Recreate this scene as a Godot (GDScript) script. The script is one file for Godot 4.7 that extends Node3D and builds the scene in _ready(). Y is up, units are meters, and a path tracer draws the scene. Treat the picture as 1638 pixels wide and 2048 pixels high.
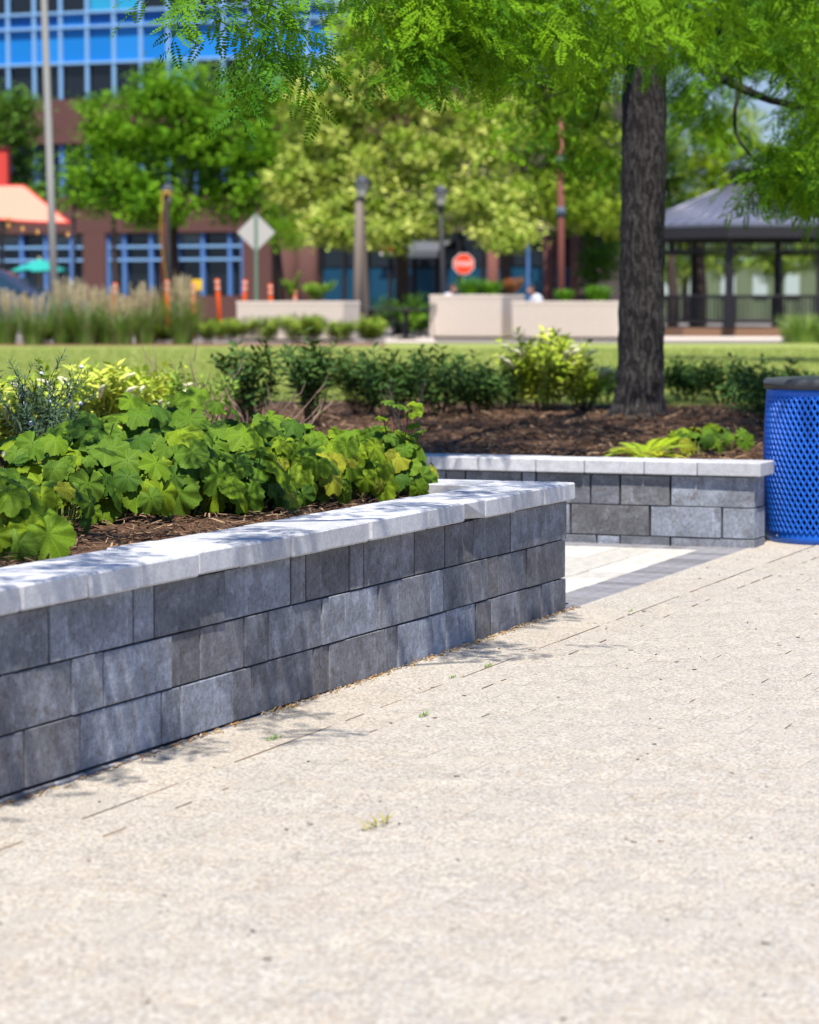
extends Node3D

# ---- measured camera and site frame (metres) ----
const F := 5590.0            # focal length in photograph pixels (2048 high)
const PITCH := 0.0734
const EYE := 1.2
const SA := 0.37046
const CA := 0.92885
var rng := RandomNumberGenerator.new()
var used := {}
var mats := {}
var texs := {}
var site := Basis(Vector3(SA, 0, -CA), Vector3.UP, Vector3(CA, 0, SA))   # x along the long wall, z out of its face
const CORNER := Vector3(0.617, 0, -11.0)

# ---------------------------------------------------------------- helpers
func numbered(n: String) -> String:
	if not used.has(n):
		used[n] = 0
		return n
	used[n] += 1
	return "%s_%03d" % [n, used[n]]

func tag(o, label: String, category: String, group := "", kind := ""):
	if label != "": o.set_meta("label", label)
	if category != "": o.set_meta("category", category)
	if group != "": o.set_meta("group", group)
	if kind != "": o.set_meta("kind", kind)
	return o

func thing(called: String, label: String, category: String, at := Vector3.ZERO, turn := 0.0, group := "") -> Node3D:
	var o := Node3D.new()
	o.name = numbered(called)
	add_child(o)
	o.position = at
	o.rotation.y = turn
	tag(o, label, category, group, "thing")
	return o

func setting(called: String, at := Vector3.ZERO) -> Node3D:
	var o := Node3D.new()
	o.name = numbered(called)
	add_child(o)
	o.position = at
	o.set_meta("kind", "structure")
	return o

func part(called: String, mesh: Mesh, m: Material, parent: Node3D, at := Vector3.ZERO, rot := Basis.IDENTITY) -> MeshInstance3D:
	var o := MeshInstance3D.new()
	o.name = called
	o.mesh = mesh
	if m: o.material_override = m
	parent.add_child(o, true)
	o.transform = Transform3D(rot, at)
	return o

func many(called: String, mesh: Mesh, m: Material, xs: Array, cols: Array, parent: Node3D) -> MultiMeshInstance3D:
	var mm := MultiMesh.new()
	mm.transform_format = MultiMesh.TRANSFORM_3D
	mm.use_colors = cols.size() > 0
	mm.mesh = mesh
	mm.instance_count = xs.size()
	for i in xs.size():
		mm.set_instance_transform(i, xs[i])
		if cols.size() > 0: mm.set_instance_color(i, cols[i])
	var o := MultiMeshInstance3D.new()
	o.name = called
	o.multimesh = mm
	o.material_override = m
	parent.add_child(o, true)
	o.set_meta("kind", "stuff")
	return o

func at(px: float, d: float, y: float) -> Vector3:          # the point at depth d and height y seen in column px
	var zc := d * cos(PITCH) - (y - EYE) * sin(PITCH)
	return Vector3((px - 819.0) / F * zc, y, -d)

func hgt(py: float, d: float) -> float:                      # height seen in row py at depth d
	var k := -(py - 1024.0) / F
	return EYE + d * (k * cos(PITCH) - sin(PITCH)) / (k * sin(PITCH) + cos(PITCH))

func seen(p: Vector3) -> Vector2:
	var y := p.y - EYE
	var zc := -p.z * cos(PITCH) - y * sin(PITCH)
	return Vector2(819.0 + F * p.x / zc, 1024.0 - F * (y * cos(PITCH) - p.z * sin(PITCH)) / zc)

func st_to(s: float, y: float, t: float) -> Vector3:
	return CORNER + site * Vector3(s, y, t)

func rr(a: float, b: float) -> float: return rng.randf_range(a, b)

func lin(r: float, g: float, b: float) -> Color: return Color(r, g, b).linear_to_srgb()

func mat(key: String, c: Color, rough := 0.85, tex: Texture2D = null, uvs := Vector3.ONE, triplanar := false) -> StandardMaterial3D:
	if mats.has(key): return mats[key]
	var m := StandardMaterial3D.new()
	m.albedo_color = c
	m.roughness = rough
	m.metallic_specular = 0.35
	if tex:
		m.albedo_texture = tex
		m.uv1_scale = uvs
		if triplanar:
			m.uv1_triplanar = true
			m.uv1_world_triplanar = true
	mats[key] = m
	return m

func relief(m: StandardMaterial3D, tex: Texture2D, cm: float):
	m.heightmap_enabled = true
	m.heightmap_texture = tex
	m.heightmap_scale = cm
	return m

func leaf_mat(key: String, c: Color, glow: float, rough := 0.5, tex: Texture2D = null) -> StandardMaterial3D:
	if mats.has(key): return mats[key]
	var m := mat(key, c, rough, tex)
	m.backlight_enabled = true
	m.backlight = Color(glow, glow, glow * 0.45)
	m.cull_mode = BaseMaterial3D.CULL_DISABLED
	m.metallic_specular = 0.2
	m.vertex_color_use_as_albedo = true
	return m

# ---- textures
func layer(size: int, freq: float, type: int, sd: int, oct := 4, ret := -1) -> PackedByteArray:
	var n := FastNoiseLite.new()
	n.seed = sd
	n.noise_type = type
	n.frequency = freq
	n.fractal_octaves = oct
	n.fractal_type = FastNoiseLite.FRACTAL_FBM if oct > 1 else FastNoiseLite.FRACTAL_NONE
	if ret >= 0: n.cellular_return_type = ret
	var im := n.get_seamless_image(size, size, false, false, 0.1, true)
	im.convert(Image.FORMAT_L8)
	return im.get_data()

func make_tex(key: String, size: int, fn: Callable) -> ImageTexture:
	if texs.has(key): return texs[key]
	var data := PackedByteArray()
	data.resize(size * size * 3)
	for i in size * size:
		var c: Color = fn.call(i)
		data[i * 3] = clampi(int(c.r * 255.0), 0, 255)
		data[i * 3 + 1] = clampi(int(c.g * 255.0), 0, 255)
		data[i * 3 + 2] = clampi(int(c.b * 255.0), 0, 255)
	texs[key] = ImageTexture.create_from_image(Image.create_from_data(size, size, false, Image.FORMAT_RGB8, data))
	return texs[key]

func gray_tex(key: String, size: int, data: PackedByteArray) -> ImageTexture:
	if not texs.has(key): texs[key] = ImageTexture.create_from_image(Image.create_from_data(size, size, false, Image.FORMAT_L8, data))
	return texs[key]

# ---- solids
func start() -> SurfaceTool:
	var st := SurfaceTool.new()
	st.begin(Mesh.PRIMITIVE_TRIANGLES)
	return st

func face(st: SurfaceTool, pts: Array, c: Vector3, uvk := Vector3.ZERO):       # a convex face turned away from c; uv from the two widest axes
	var mid := Vector3.ZERO
	for p in pts: mid += p
	mid /= pts.size()
	var n: Vector3 = (pts[2] - pts[0]).cross(pts[1] - pts[0])
	var q: Array = pts.duplicate()
	if n.dot(mid - c) < 0.0:
		q.reverse()
	var a := n.abs()
	for i in range(1, q.size() - 1):
		for k in [0, i, i + 1]:
			var p: Vector3 = q[k]
			var w := p + uvk
			var uv := Vector2(w.x, -w.y)
			if a.x > a.y and a.x > a.z: uv = Vector2(w.z, -w.y)
			elif a.y > a.z: uv = Vector2(w.x, w.z)
			st.set_uv(uv)
			st.add_vertex(p)

func slab(st: SurfaceTool, size: Vector3, o := Vector3.ZERO, ch := 0.004, uvk := Vector3.ZERO, top_scale := 1.0, rot := Basis.IDENTITY, chip := Vector3.ZERO):   # a box with chamfered edges
	var h := size / 2.0
	var v := {}
	for x in [-1, 1]:
		for y in [-1, 1]:
			for z in [-1, 1]:
				var k := top_scale if y > 0 else 1.0
				var hx := h.x * k
				var hz := h.z * k
				v[[x, y, z, 0]] = o + rot * Vector3(x * hx, y * (h.y - ch), z * (hz - ch))
				v[[x, y, z, 1]] = o + rot * Vector3(x * (hx - ch), y * h.y, z * (hz - ch))
				v[[x, y, z, 2]] = o + rot * Vector3(x * (hx - ch), y * (h.y - ch), z * hz)
	if chip != Vector3.ZERO:
		for q in 3: v[[-1, -1, 1, q]] += chip * [Vector3(0.15, 1, 1), Vector3(1, 0.2, 1), Vector3(1, 1, 0.3)][q]
	for s in [-1, 1]:
		face(st, [v[[s, -1, -1, 0]], v[[s, 1, -1, 0]], v[[s, 1, 1, 0]], v[[s, -1, 1, 0]]], o, uvk)
		face(st, [v[[-1, s, -1, 1]], v[[1, s, -1, 1]], v[[1, s, 1, 1]], v[[-1, s, 1, 1]]], o, uvk)
		face(st, [v[[-1, -1, s, 2]], v[[1, -1, s, 2]], v[[1, 1, s, 2]], v[[-1, 1, s, 2]]], o, uvk)
	if ch <= 0.0: return
	for a in [-1, 1]:
		for b in [-1, 1]:
			face(st, [v[[a, b, -1, 0]], v[[a, b, 1, 0]], v[[a, b, 1, 1]], v[[a, b, -1, 1]]], o, uvk)
			face(st, [v[[a, -1, b, 0]], v[[a, 1, b, 0]], v[[a, 1, b, 2]], v[[a, -1, b, 2]]], o, uvk)
			face(st, [v[[-1, a, b, 1]], v[[1, a, b, 1]], v[[1, a, b, 2]], v[[-1, a, b, 2]]], o, uvk)
			for c in [-1, 1]:
				face(st, [v[[a, b, c, 0]], v[[a, b, c, 1]], v[[a, b, c, 2]]], o, uvk)

func done(st: SurfaceTool, flat := true) -> ArrayMesh:
	if flat:
		st.generate_normals()
	else:
		st.index()
		st.generate_normals()
	return st.commit()

func box_mesh(size: Vector3, ch := 0.004, uvk := Vector3.ZERO, top_scale := 1.0) -> ArrayMesh:
	var st := start()
	st.set_smooth_group(-1)
	slab(st, size, Vector3.ZERO, ch, uvk, top_scale)
	return done(st)

func tube(st: SurfaceTool, pts: Array, rads: Array, sides := 8, closed := true, wob := 0.0, vlen := 1.0):
	var rings := []
	var side := Vector3.ZERO
	for i in pts.size():
		var dir: Vector3 = (pts[min(i + 1, pts.size() - 1)] - pts[max(i - 1, 0)]).normalized()
		if side == Vector3.ZERO:
			side = dir.cross(Vector3(0.3, 0.1, 0.95)).normalized() if abs(dir.dot(Vector3(0.3, 0.1, 0.95))) < 0.95 else dir.cross(Vector3.RIGHT).normalized()
		side = (side - dir * side.dot(dir)).normalized()
		var up := dir.cross(side)
		var ring := []
		for k in sides:
			var a := TAU * k / sides
			var r: float = rads[i] * (1.0 + (wob * sin(3.0 * a + i * 1.7) if wob > 0.0 else 0.0))
			ring.append(pts[i] + (side * cos(a) + up * sin(a)) * r)
		rings.append(ring)
	var run := 0.0
	for i in pts.size() - 1:
		var nxt: float = run + (pts[i + 1] - pts[i]).length()
		for k in sides:
			var k2 := (k + 1) % sides
			var q := [[rings[i][k], Vector2(float(k) / sides, run * vlen)], [rings[i][k2], Vector2(float(k + 1) / sides, run * vlen)], [rings[i + 1][k2], Vector2(float(k + 1) / sides, nxt * vlen)], [rings[i + 1][k], Vector2(float(k) / sides, nxt * vlen)]]
			for j in [0, 2, 1, 0, 3, 2]:
				st.set_uv(q[j][1])
				st.add_vertex(q[j][0])
		run = nxt
	if closed:
		for e in [[0, 1], [pts.size() - 1, 0]]:
			for k in range(1, sides - 1):
				for j in ([0, k, k + 1] if e[1] == 1 else [0, k + 1, k]):
					st.set_uv(Vector2(0.5, 0.5))
					st.add_vertex(rings[e[0]][j])

func tube_mesh(pts: Array, rads: Array, sides := 8, wob := 0.0, vlen := 1.0) -> ArrayMesh:
	var st := start()
	st.set_smooth_group(0)
	tube(st, pts, rads, sides, true, wob, vlen)
	return done(st)

func lathe(st: SurfaceTool, prof: Array, n := 32, o := Vector3.ZERO):      # prof: Vector2(radius, y) from bottom to top
	for i in prof.size() - 1:
		for k in n:
			var a := TAU * k / n
			var b := TAU * (k + 1) / n
			var p := [Vector3(cos(a) * prof[i].x, prof[i].y, sin(a) * prof[i].x), Vector3(cos(b) * prof[i].x, prof[i].y, sin(b) * prof[i].x), Vector3(cos(b) * prof[i + 1].x, prof[i + 1].y, sin(b) * prof[i + 1].x), Vector3(cos(a) * prof[i + 1].x, prof[i + 1].y, sin(a) * prof[i + 1].x)]
			for j in [0, 1, 2, 0, 2, 3]:
				st.set_uv(Vector2(float(k) / n, prof[i].y))
				st.add_vertex(o + p[j])

func lathe_mesh(prof: Array, n := 32, smooth := true) -> ArrayMesh:
	var st := start()
	st.set_smooth_group(0 if smooth else -1)
	lathe(st, prof, n)
	return done(st)

func look(y: Vector3, z: Vector3) -> Basis:            # a basis whose y is the given normal and whose z runs along the given way
	var n := y.normalized()
	var x := n.cross(z).normalized()
	if x.length() < 0.5: x = n.cross(Vector3(0.71, 0.1, 0.7)).normalized()
	return Basis(x, n, x.cross(n))

func spun(yaw: float, tilt: float, roll := 0.0) -> Basis:
	return Basis(Vector3.UP, yaw) * Basis(Vector3.RIGHT, tilt) * Basis(Vector3.BACK, roll)

# ---------------------------------------------------------------- surfaces
func make_textures():
	# exposed aggregate: small stones of several colours in a sandy matrix
	var n := 1024
	var cv := layer(n, 0.16, FastNoiseLite.TYPE_CELLULAR, 3, 1, FastNoiseLite.RETURN_CELL_VALUE)
	var cd := layer(n, 0.16, FastNoiseLite.TYPE_CELLULAR, 3, 1, FastNoiseLite.RETURN_DISTANCE)
	var big := layer(n, 0.006, FastNoiseLite.TYPE_SIMPLEX_SMOOTH, 8, 4)
	var fine := layer(n, 0.35, FastNoiseLite.TYPE_SIMPLEX, 5, 2)
	var stones := [Color(0.91, 0.89, 0.85), Color(0.86, 0.82, 0.76), Color(0.77, 0.75, 0.73), Color(0.85, 0.78, 0.69), Color(0.64, 0.62, 0.60), Color(0.96, 0.95, 0.92), Color(0.70, 0.64, 0.57), Color(0.83, 0.81, 0.79), Color(0.52, 0.51, 0.50)]
	make_tex("aggregate", n, func(i):
		var c: Color = stones[int(cv[i] / 256.0 * 53.0) % 9]
		c = c.lerp(Color(0.80, 0.755, 0.695), smoothstep(60.0, 190.0, float(cd[i])) * 0.9)
		c = c.lerp(Color(0.80, 0.765, 0.715), 0.30)
		var k := 0.91 + 0.06 * big[i] / 255.0 + 0.18 * (fine[i] / 255.0 - 0.5)
		return Color(c.r * k, c.g * k, c.b * k))
	gray_tex("aggregate_height", n, cd)
	# cast concrete: blotches, fine grain, pinholes, vertical run marks
	n = 512
	var b1 := layer(n, 0.012, FastNoiseLite.TYPE_SIMPLEX_SMOOTH, 21, 5)
	var b2 := layer(n, 0.05, FastNoiseLite.TYPE_SIMPLEX_SMOOTH, 22, 3)
	var g1 := layer(n, 0.45, FastNoiseLite.TYPE_SIMPLEX, 23, 2)
	var pits := layer(n, 0.10, FastNoiseLite.TYPE_CELLULAR, 24, 1, FastNoiseLite.RETURN_DISTANCE)
	var runs := layer(n, 0.03, FastNoiseLite.TYPE_SIMPLEX_SMOOTH, 25, 3)
	var big2 := layer(n, 0.006, FastNoiseLite.TYPE_SIMPLEX_SMOOTH, 26, 3)
	var rusty := layer(n, 0.02, FastNoiseLite.TYPE_SIMPLEX_SMOOTH, 27, 3)
	var scratch := PackedByteArray()
	scratch.resize(n * n)
	for q in 16:
		var p := Vector2(rr(0, n), rr(0, n))
		var dirv := Vector2(1, rr(-0.35, 0.2)).normalized()
		for w in rng.randi_range(14, 46):
			for h in rng.randi_range(1, 3):
				scratch[(int(p.x + dirv.x * w) % n + n) % n + ((int(p.y + dirv.y * w + h) % n + n) % n) * n] = rng.randi_range(60, 230)
	make_tex("block", n, func(i):
		var x: int = i % n
		var y: int = i / n
		var streak: float = runs[(x * 3 / 2) % n + ((y / 12) % n) * n] / 255.0
		var drip: float = smoothstep(0.66, 0.80, streak) * smoothstep(0.45, 0.62, b1[(x + (y / 3) * n) % (n * n)] / 255.0)
		var bloom: float = smoothstep(0.50, 0.80, b1[i] / 255.0) * (0.35 + 0.65 * b2[i] / 255.0)
		var v: float = 0.545 + 0.13 * (b2[i] / 255.0 - 0.5) + 0.09 * (g1[i] / 255.0 - 0.5) + 0.14 * (big2[i] / 255.0 - 0.5)
		var c := Color(v, v * 1.003, v * 1.015).lerp(Color(0.84, 0.85, 0.88), clampf(bloom * 0.40 + drip * 0.16 + scratch[i] / 255.0 * 0.6, 0.0, 0.85))
		var rust: float = smoothstep(0.70, 0.80, rusty[i] / 255.0) * smoothstep(0.5, 0.7, g1[i] / 255.0)
		c = c.lerp(Color(0.36, 0.24, 0.17), rust * 0.5)
		if pits[i] < 26: c = c.darkened(0.38)
		return c)
	make_tex("cap", n, func(i):
		var v: float = 0.745 + 0.10 * (b1[i] / 255.0 - 0.5) + 0.10 * (b2[i] / 255.0 - 0.5) + 0.10 * (g1[i] / 255.0 - 0.5)
		var c := Color(v, v, v * 1.0)
		if pits[i] < 18: c = c.darkened(0.3)
		return c)
	make_tex("plain", n, func(i):
		var v: float = 0.84 + 0.12 * (b1[i] / 255.0 - 0.5) + 0.12 * (b2[i] / 255.0 - 0.5) + 0.10 * (g1[i] / 255.0 - 0.5)
		return Color(v, v, v))
	gray_tex("grain", n, g1)
	# bark: plates and furrows running up the trunk
	var f1 := layer(n, 0.022, FastNoiseLite.TYPE_SIMPLEX_SMOOTH, 31, 4)
	var f2 := layer(n, 0.05, FastNoiseLite.TYPE_SIMPLEX_SMOOTH, 32, 3)
	var bark_h := PackedByteArray()
	bark_h.resize(n * n)
	for i in n * n:
		var x: int = i % n
		var y: int = i / n
		var k: float = f1[(x + x / 2) % n + (y * 2 / 3) * n] / 255.0
		bark_h[i] = clampi(int(255.0 * smoothstep(0.32, 0.62, k)), 0, 255)
	gray_tex("bark_height", n, bark_h)
	make_tex("bark", n, func(i):
		var h: float = bark_h[i] / 255.0
		var c := Color(0.25, 0.235, 0.23).lerp(Color(0.45, 0.43, 0.42), h)
		var lichen: float = smoothstep(0.55, 0.74, f2[i] / 255.0) * (0.3 + 0.7 * h)
		c = c.lerp(Color(0.66, 0.68, 0.64), lichen * 0.7)
		var k: float = 0.85 + 0.3 * (g1[i] / 255.0)
		return Color(c.r * k, c.g * k, c.b * k))
	# mulch and soil
	make_tex("soil", n, func(i):
		var k: float = 0.6 + 0.8 * g1[i] / 255.0
		var c := Color(0.25, 0.18, 0.135).lerp(Color(0.40, 0.30, 0.23), b2[i] / 255.0)
		return Color(c.r * k, c.g * k, c.b * k))
	make_tex("turf", n, func(i):
		var k: float = 0.75 + 0.5 * g1[i] / 255.0
		var c := Color(0.47, 0.54, 0.25).lerp(Color(0.62, 0.64, 0.36), b1[i] / 255.0)
		return Color(c.r * k, c.g * k, c.b * k))
	make_tex("brick", n, func(i):
		var k: float = 0.8 + 0.4 * g1[i] / 255.0
		var c := Color(0.36, 0.255, 0.245).lerp(Color(0.41, 0.29, 0.275), b2[i] / 255.0)
		return Color(c.r * k, c.g * k, c.b * k))
	# leaf blade: pale veins fanning out from the stalk
	var m := 256
	make_tex("leaf", m, func(i):
		var p := Vector2(i % m, i / m) / float(m) * 2.0 - Vector2.ONE
		var r := p.length()
		var a := atan2(p.x, p.y)
		var k := absf(fposmod(a / 0.8976 + 0.5, 1.0) - 0.5) * 0.8976 * r
		var vein := smoothstep(0.020, 0.006, k)
		var side := absf(fposmod(r * 7.0 - k * 9.0, 1.0) - 0.5)
		vein = maxf(vein, smoothstep(0.07, 0.02, side) * 0.35 * smoothstep(0.02, 0.05, k))
		var g: float = 0.80 + 0.24 * (b2[(i % m) * 2 + (i / m) * 2 * n] / 255.0 - 0.5) + 0.10 * (g1[(i % m) + (i / m) * n] / 255.0 - 0.5)
		return Color(g, g, g).lerp(Color(1.0, 1.0, 0.90), vein * 0.8))

func surfaces():
	for k in 5:
		var c: Color = [Color(0.862, 0.872, 0.878), Color(0.845, 0.855, 0.863), Color(0.872, 0.878, 0.876), Color(0.855, 0.858, 0.855), Color(0.86, 0.869, 0.876)][k]
		var m := mat("paver%d" % k, c, 0.9, texs["aggregate"], Vector3.ONE * 0.8, true)
		m.uv1_offset = Vector3(k * 0.173, 0, k * 0.291)
		relief(m, texs["aggregate_height"], 0.12)
	for k in 7:
		var v: float = [1.0, 0.86, 1.10, 0.81, 0.96, 1.05, 0.91][k]
		var warm: float = [1.0, 1.0, 0.985, 1.02, 1.0, 0.99, 1.015][k]
		var m := mat("block%d" % k, Color(v * warm * 0.86, v * 0.885, v / warm * 0.935), 0.9, texs["block"], Vector3(1.5, 1.5, 1.5))
		relief(m, texs["grain"], 0.10)
	for k in 3:
		var v: float = [0.98, 0.94, 1.0][k]
		relief(mat("cap%d" % k, Color(v * 0.97, v * 0.985, v * 1.02), 0.88, texs["cap"], Vector3.ONE * 2.4), texs["grain"], 0.05)
	for k in 3:
		var v: float = [0.57, 0.52, 0.61][k]
		mat("charcoal%d" % k, Color(v, v, v * 1.04), 0.85, texs["plain"], Vector3.ONE * 3.0)
	for k in 3:
		var v: float = [0.88, 0.81, 0.85][k]
		mat("pale%d" % k, Color(v, v * 0.985, v * 0.95), 0.85, texs["plain"], Vector3.ONE * 2.3)
	mat("core", lin(0.22, 0.22, 0.22), 0.95)
	var b := mat("bark", Color(0.55, 0.55, 0.58), 0.95, texs["bark"], Vector3(2, 1, 1))
	relief(b, texs["bark_height"], 0.55)
	mat("twig", lin(0.10, 0.075, 0.055), 0.9)
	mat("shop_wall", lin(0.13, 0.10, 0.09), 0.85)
	mat("soil", Color(1, 1, 1), 1.0, texs["soil"], Vector3.ONE * 1.5, true)
	mat("turf", Color(1, 1, 1), 1.0, texs["turf"], Vector3.ONE * 0.6, true)
	mat("cast", Color(0.95, 0.895, 0.84), 0.9, texs["plain"], Vector3.ONE * 2.6, true)
	mat("white", lin(0.75, 0.75, 0.73), 0.7)
	mat("dark_metal", lin(0.025, 0.025, 0.03), 0.45)
	var dk := mat("debris", Color(1, 1, 1), 0.95)
	dk.vertex_color_use_as_albedo = true

# ---------------------------------------------------------------- ground
func build_pavement():
	var p := setting("pavement", CORNER)
	p.basis = site * Basis(Vector3.BACK, 0.009)
	var sheet := start()
	var y := -0.0013
	face(sheet, [Vector3(-40, y, -0.10), Vector3(9.2, y, -0.10), Vector3(9.2, y, 40), Vector3(-40, y, 40)], Vector3(0, -5, 0))
	part("joint_sand", done(sheet), mats["paver1"], p)
	# two border courses along the wall
	var course := [[0.004, 0.278, 0.61], [0.281, 0.428, 0.30]]
	for c in course:
		var s := -7.2
		while s < 7.0:
			var l: float = c[2]
			var w: float = c[1] - c[0]
			var o := part("border_paver", box_mesh(Vector3(l - 0.003, 0.05, w), 0.002), mats["paver%d" % rng.randi_range(0, 4)], p, Vector3(s + l / 2, -0.025 + rr(-0.0008, 0.0012), (c[0] + c[1]) / 2))
			o.basis = Basis(Vector3.BACK, rr(-0.0006, 0.0006))
			s += l
	# the field: small pavers laid herringbone
	var spots := []
	var L := 0.2
	var W := 0.1
	for i in range(-90, 60):
		for j in range(-40, 60):
			# 90-degree herringbone: pairs step along the diagonal
			var o := Vector2(i * W + j * 2.0 * L, i * W)
			for k in 2:
				var c := o + (Vector2(L / 2, W / 2) if k == 0 else Vector2(L + W / 2, L / 2))
				var s := c.x - 8.0
				var t := c.y + 0.431
				if t < 0.431 + (W / 2 if k == 0 else L / 2) - 0.001 or s > 4.6 or s < -8.0: continue
				var q := seen(p.transform * Vector3(s, 0, t))
				if q.x < -120 or q.x > 1760 or q.y > 2200: continue
				spots.append([q.y, s, t, k])
	spots.sort_custom(func(a, b): return a[0] > b[0])
	var m2 := [box_mesh(Vector3(L - 0.0014, 0.05, W - 0.0014), 0.0008), box_mesh(Vector3(W - 0.0014, 0.05, L - 0.0014), 0.0008)]
	var xs := [[], []]
	for i in spots.size():
		var a = spots[i]
		var o := Vector3(a[1], -0.025 + rr(-0.0005, 0.0007), a[2])
		var tilt := Basis(Vector3.RIGHT, rr(-0.0012, 0.0012)) * Basis(Vector3.BACK, rr(-0.0012, 0.0012))
		if i < 290: part("paver", m2[a[3]], mats["paver%d" % rng.randi_range(0, 4)], p, o, tilt)
		else: xs[a[3]].append(Transform3D(tilt, o))
	for k in 2:
		if xs[k].size() > 0: many("far_pavers", m2[k], mats["paver%d" % (k * 4)], xs[k], [], p)
	# dirt that lies in some of the joints
	var dx := []
	var dc := []
	for i in range(290, spots.size()):
		if rng.randf() > 0.075: continue
		var a = spots[i]
		var along: float = rr(0.5, 1.0)
		if a[3] == 0: dx.append(Transform3D(Basis.from_scale(Vector3(0.1 * along, 0.002, 0.0026)), Vector3(a[1] + rr(-0.04, 0.04), 0.0, a[2] + 0.05)))
		else: dx.append(Transform3D(Basis.from_scale(Vector3(0.1 * along, 0.002, 0.0026)), Vector3(a[1], 0.0, a[2] + 0.1)))
		dc.append([Color(0.13, 0.10, 0.07), Color(0.20, 0.14, 0.09), Color(0.27, 0.17, 0.10)][rng.randi_range(0, 2)])
	var run := -6.5
	while run < 4.4:
		var l := rr(0.04, 0.22)
		if rng.randf() < (0.92 if run > -1.1 else 0.5):
			dx.append(Transform3D(Basis.from_scale(Vector3(l, 0.0024, rr(0.0025, 0.0065) if run > -1.1 else rr(0.0015, 0.0035))), Vector3(run + l / 2, 0.0002, 0.2795 + rr(-0.001, 0.001))))
			dc.append([Color(0.15, 0.105, 0.07), Color(0.24, 0.16, 0.09), Color(0.11, 0.08, 0.055)][rng.randi_range(0, 2)])
		run += l
	for i in 34:
		var line := 0.4295
		dx.append(Transform3D(Basis.from_scale(Vector3(rr(0.03, 0.16), 0.003, rr(0.0018, 0.0042))), Vector3(rr(-6, 4.5), 0.0005, line)))
		dc.append([Color(0.16, 0.12, 0.08), Color(0.26, 0.17, 0.10)][rng.randi_range(0, 1)])
	many("joint_dirt", box_mesh(Vector3.ONE, 0.0), mats["debris"], dx, dc, p)
	# needles, leaf scraps and grit swept against the wall foot and strewn about
	var lx := []
	var lc := []
	for i in 600:
		var s := rr(-5.5, 0.1)
		var t := 0.002 + absf(rng.randfn(0.0, 0.016))
		lx.append(Transform3D(Basis(Vector3.UP, rr(-0.5, 0.5)) * Basis(Vector3.BACK, rr(-0.25, 0.25)) * Basis.from_scale(Vector3(rr(0.008, 0.035), 0.0018, rr(0.0015, 0.005))), Vector3(s, 0.003 + rr(0, 0.004), t)))
		lc.append([Color(0.30, 0.16, 0.06), Color(0.42, 0.26, 0.10), Color(0.20, 0.11, 0.05), Color(0.5, 0.36, 0.16), Color(0.42, 0.38, 0.33)][rng.randi_range(0, 4)])
	for i in 260:
		var s := rr(-6.5, 4)
		var t := rr(0.02, 2.6)
		lx.append(Transform3D(Basis(Vector3.UP, rr(0, TAU)) * Basis.from_scale(Vector3(rr(0.004, 0.02), 0.0025, rr(0.0015, 0.005))), Vector3(s, 0.002, t)))
		lc.append([Color(0.20, 0.11, 0.05), Color(0.09, 0.07, 0.05), Color(0.25, 0.22, 0.19), Color(0.7, 0.68, 0.63), Color(0.06, 0.05, 0.04)][rng.randi_range(0, 4)])
	many("leaf_litter", box_mesh(Vector3.ONE, 0.0), mats["debris"], lx, lc, p)

func build_nook():
	var p := setting("paved_nook", CORNER)
	p.basis = site * Basis(Vector3.BACK, 0.009)
	var sheet := start()
	face(sheet, [Vector3(-0.02, -0.006, -3.2), Vector3(2.9, -0.006, -3.2), Vector3(2.9, -0.006, -0.1), Vector3(-0.02, -0.006, -0.1)], Vector3(0, -5, 0))
	part("joint_sand", done(sheet), mats["charcoal2"], p)
	var edge := box_mesh(Vector3(0.097, 0.05, 0.196), 0.003)
	for i in 29:
		part("charcoal_paver", edge, mats["charcoal%d" % rng.randi_range(0, 2)], p, Vector3(0.05 + i * 0.1 - 0.02, -0.025 + rr(-0.001, 0.001), -0.097))
	var edge2 := box_mesh(Vector3(0.196, 0.05, 0.097), 0.003)
	for i in 20:
		part("charcoal_paver", edge2, mats["charcoal%d" % rng.randi_range(0, 2)], p, Vector3(2.69, -0.025 + rr(-0.001, 0.001), -0.245 - i * 0.1))
	var fm := box_mesh(Vector3(0.293, 0.05, 0.193), 0.003)
	for i in 13:
		for j in range(-1, 9):
			var t := -0.298 - i * 0.199
			var s := 0.15 + j * 0.299 + (0.15 if i % 2 else 0.0)
			if s + 0.148 > 2.592:
				var cut := 2.592 - (s - 0.148)
				if cut > 0.04: part("pale_paver", box_mesh(Vector3(cut, 0.05, 0.196), 0.003), mats["pale%d" % rng.randi_range(0, 2)], p, Vector3(s - 0.148 + cut / 2, -0.024 + rr(-0.0015, 0.0015), t))
				continue
			if s - 0.148 < -0.16: continue
			part("pale_paver", fm, mats["pale%d" % rng.randi_range(0, 2)], p, Vector3(s, -0.024 + rr(-0.0015, 0.0015), t), Basis(Vector3.RIGHT, rr(-0.006, 0.006)) * Basis(Vector3.BACK, rr(-0.006, 0.006)))

func bumpy(called: String, x0: float, x1: float, z0: float, z1: float, step: float, hf: Callable, m: Material, parent: Node3D):
	var st := start()
	st.set_smooth_group(0)
	var nx := int(ceil((x1 - x0) / step))
	var nz := int(ceil((z1 - z0) / step))
	var g := []
	for i in nx + 1:
		for j in nz + 1:
			var x := lerpf(x0, x1, float(i) / nx)
			var z := lerpf(z0, z1, float(j) / nz)
			g.append(Vector3(x, hf.call(x, z), z))
	for i in nx:
		for j in nz:
			var a := i * (nz + 1) + j
			for k in [a, a + nz + 1, a + nz + 2, a, a + nz + 2, a + 1]:
				st.set_uv(Vector2(g[k].x, g[k].z))
				st.add_vertex(g[k])
	return part(called, done(st), m, parent)

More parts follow.
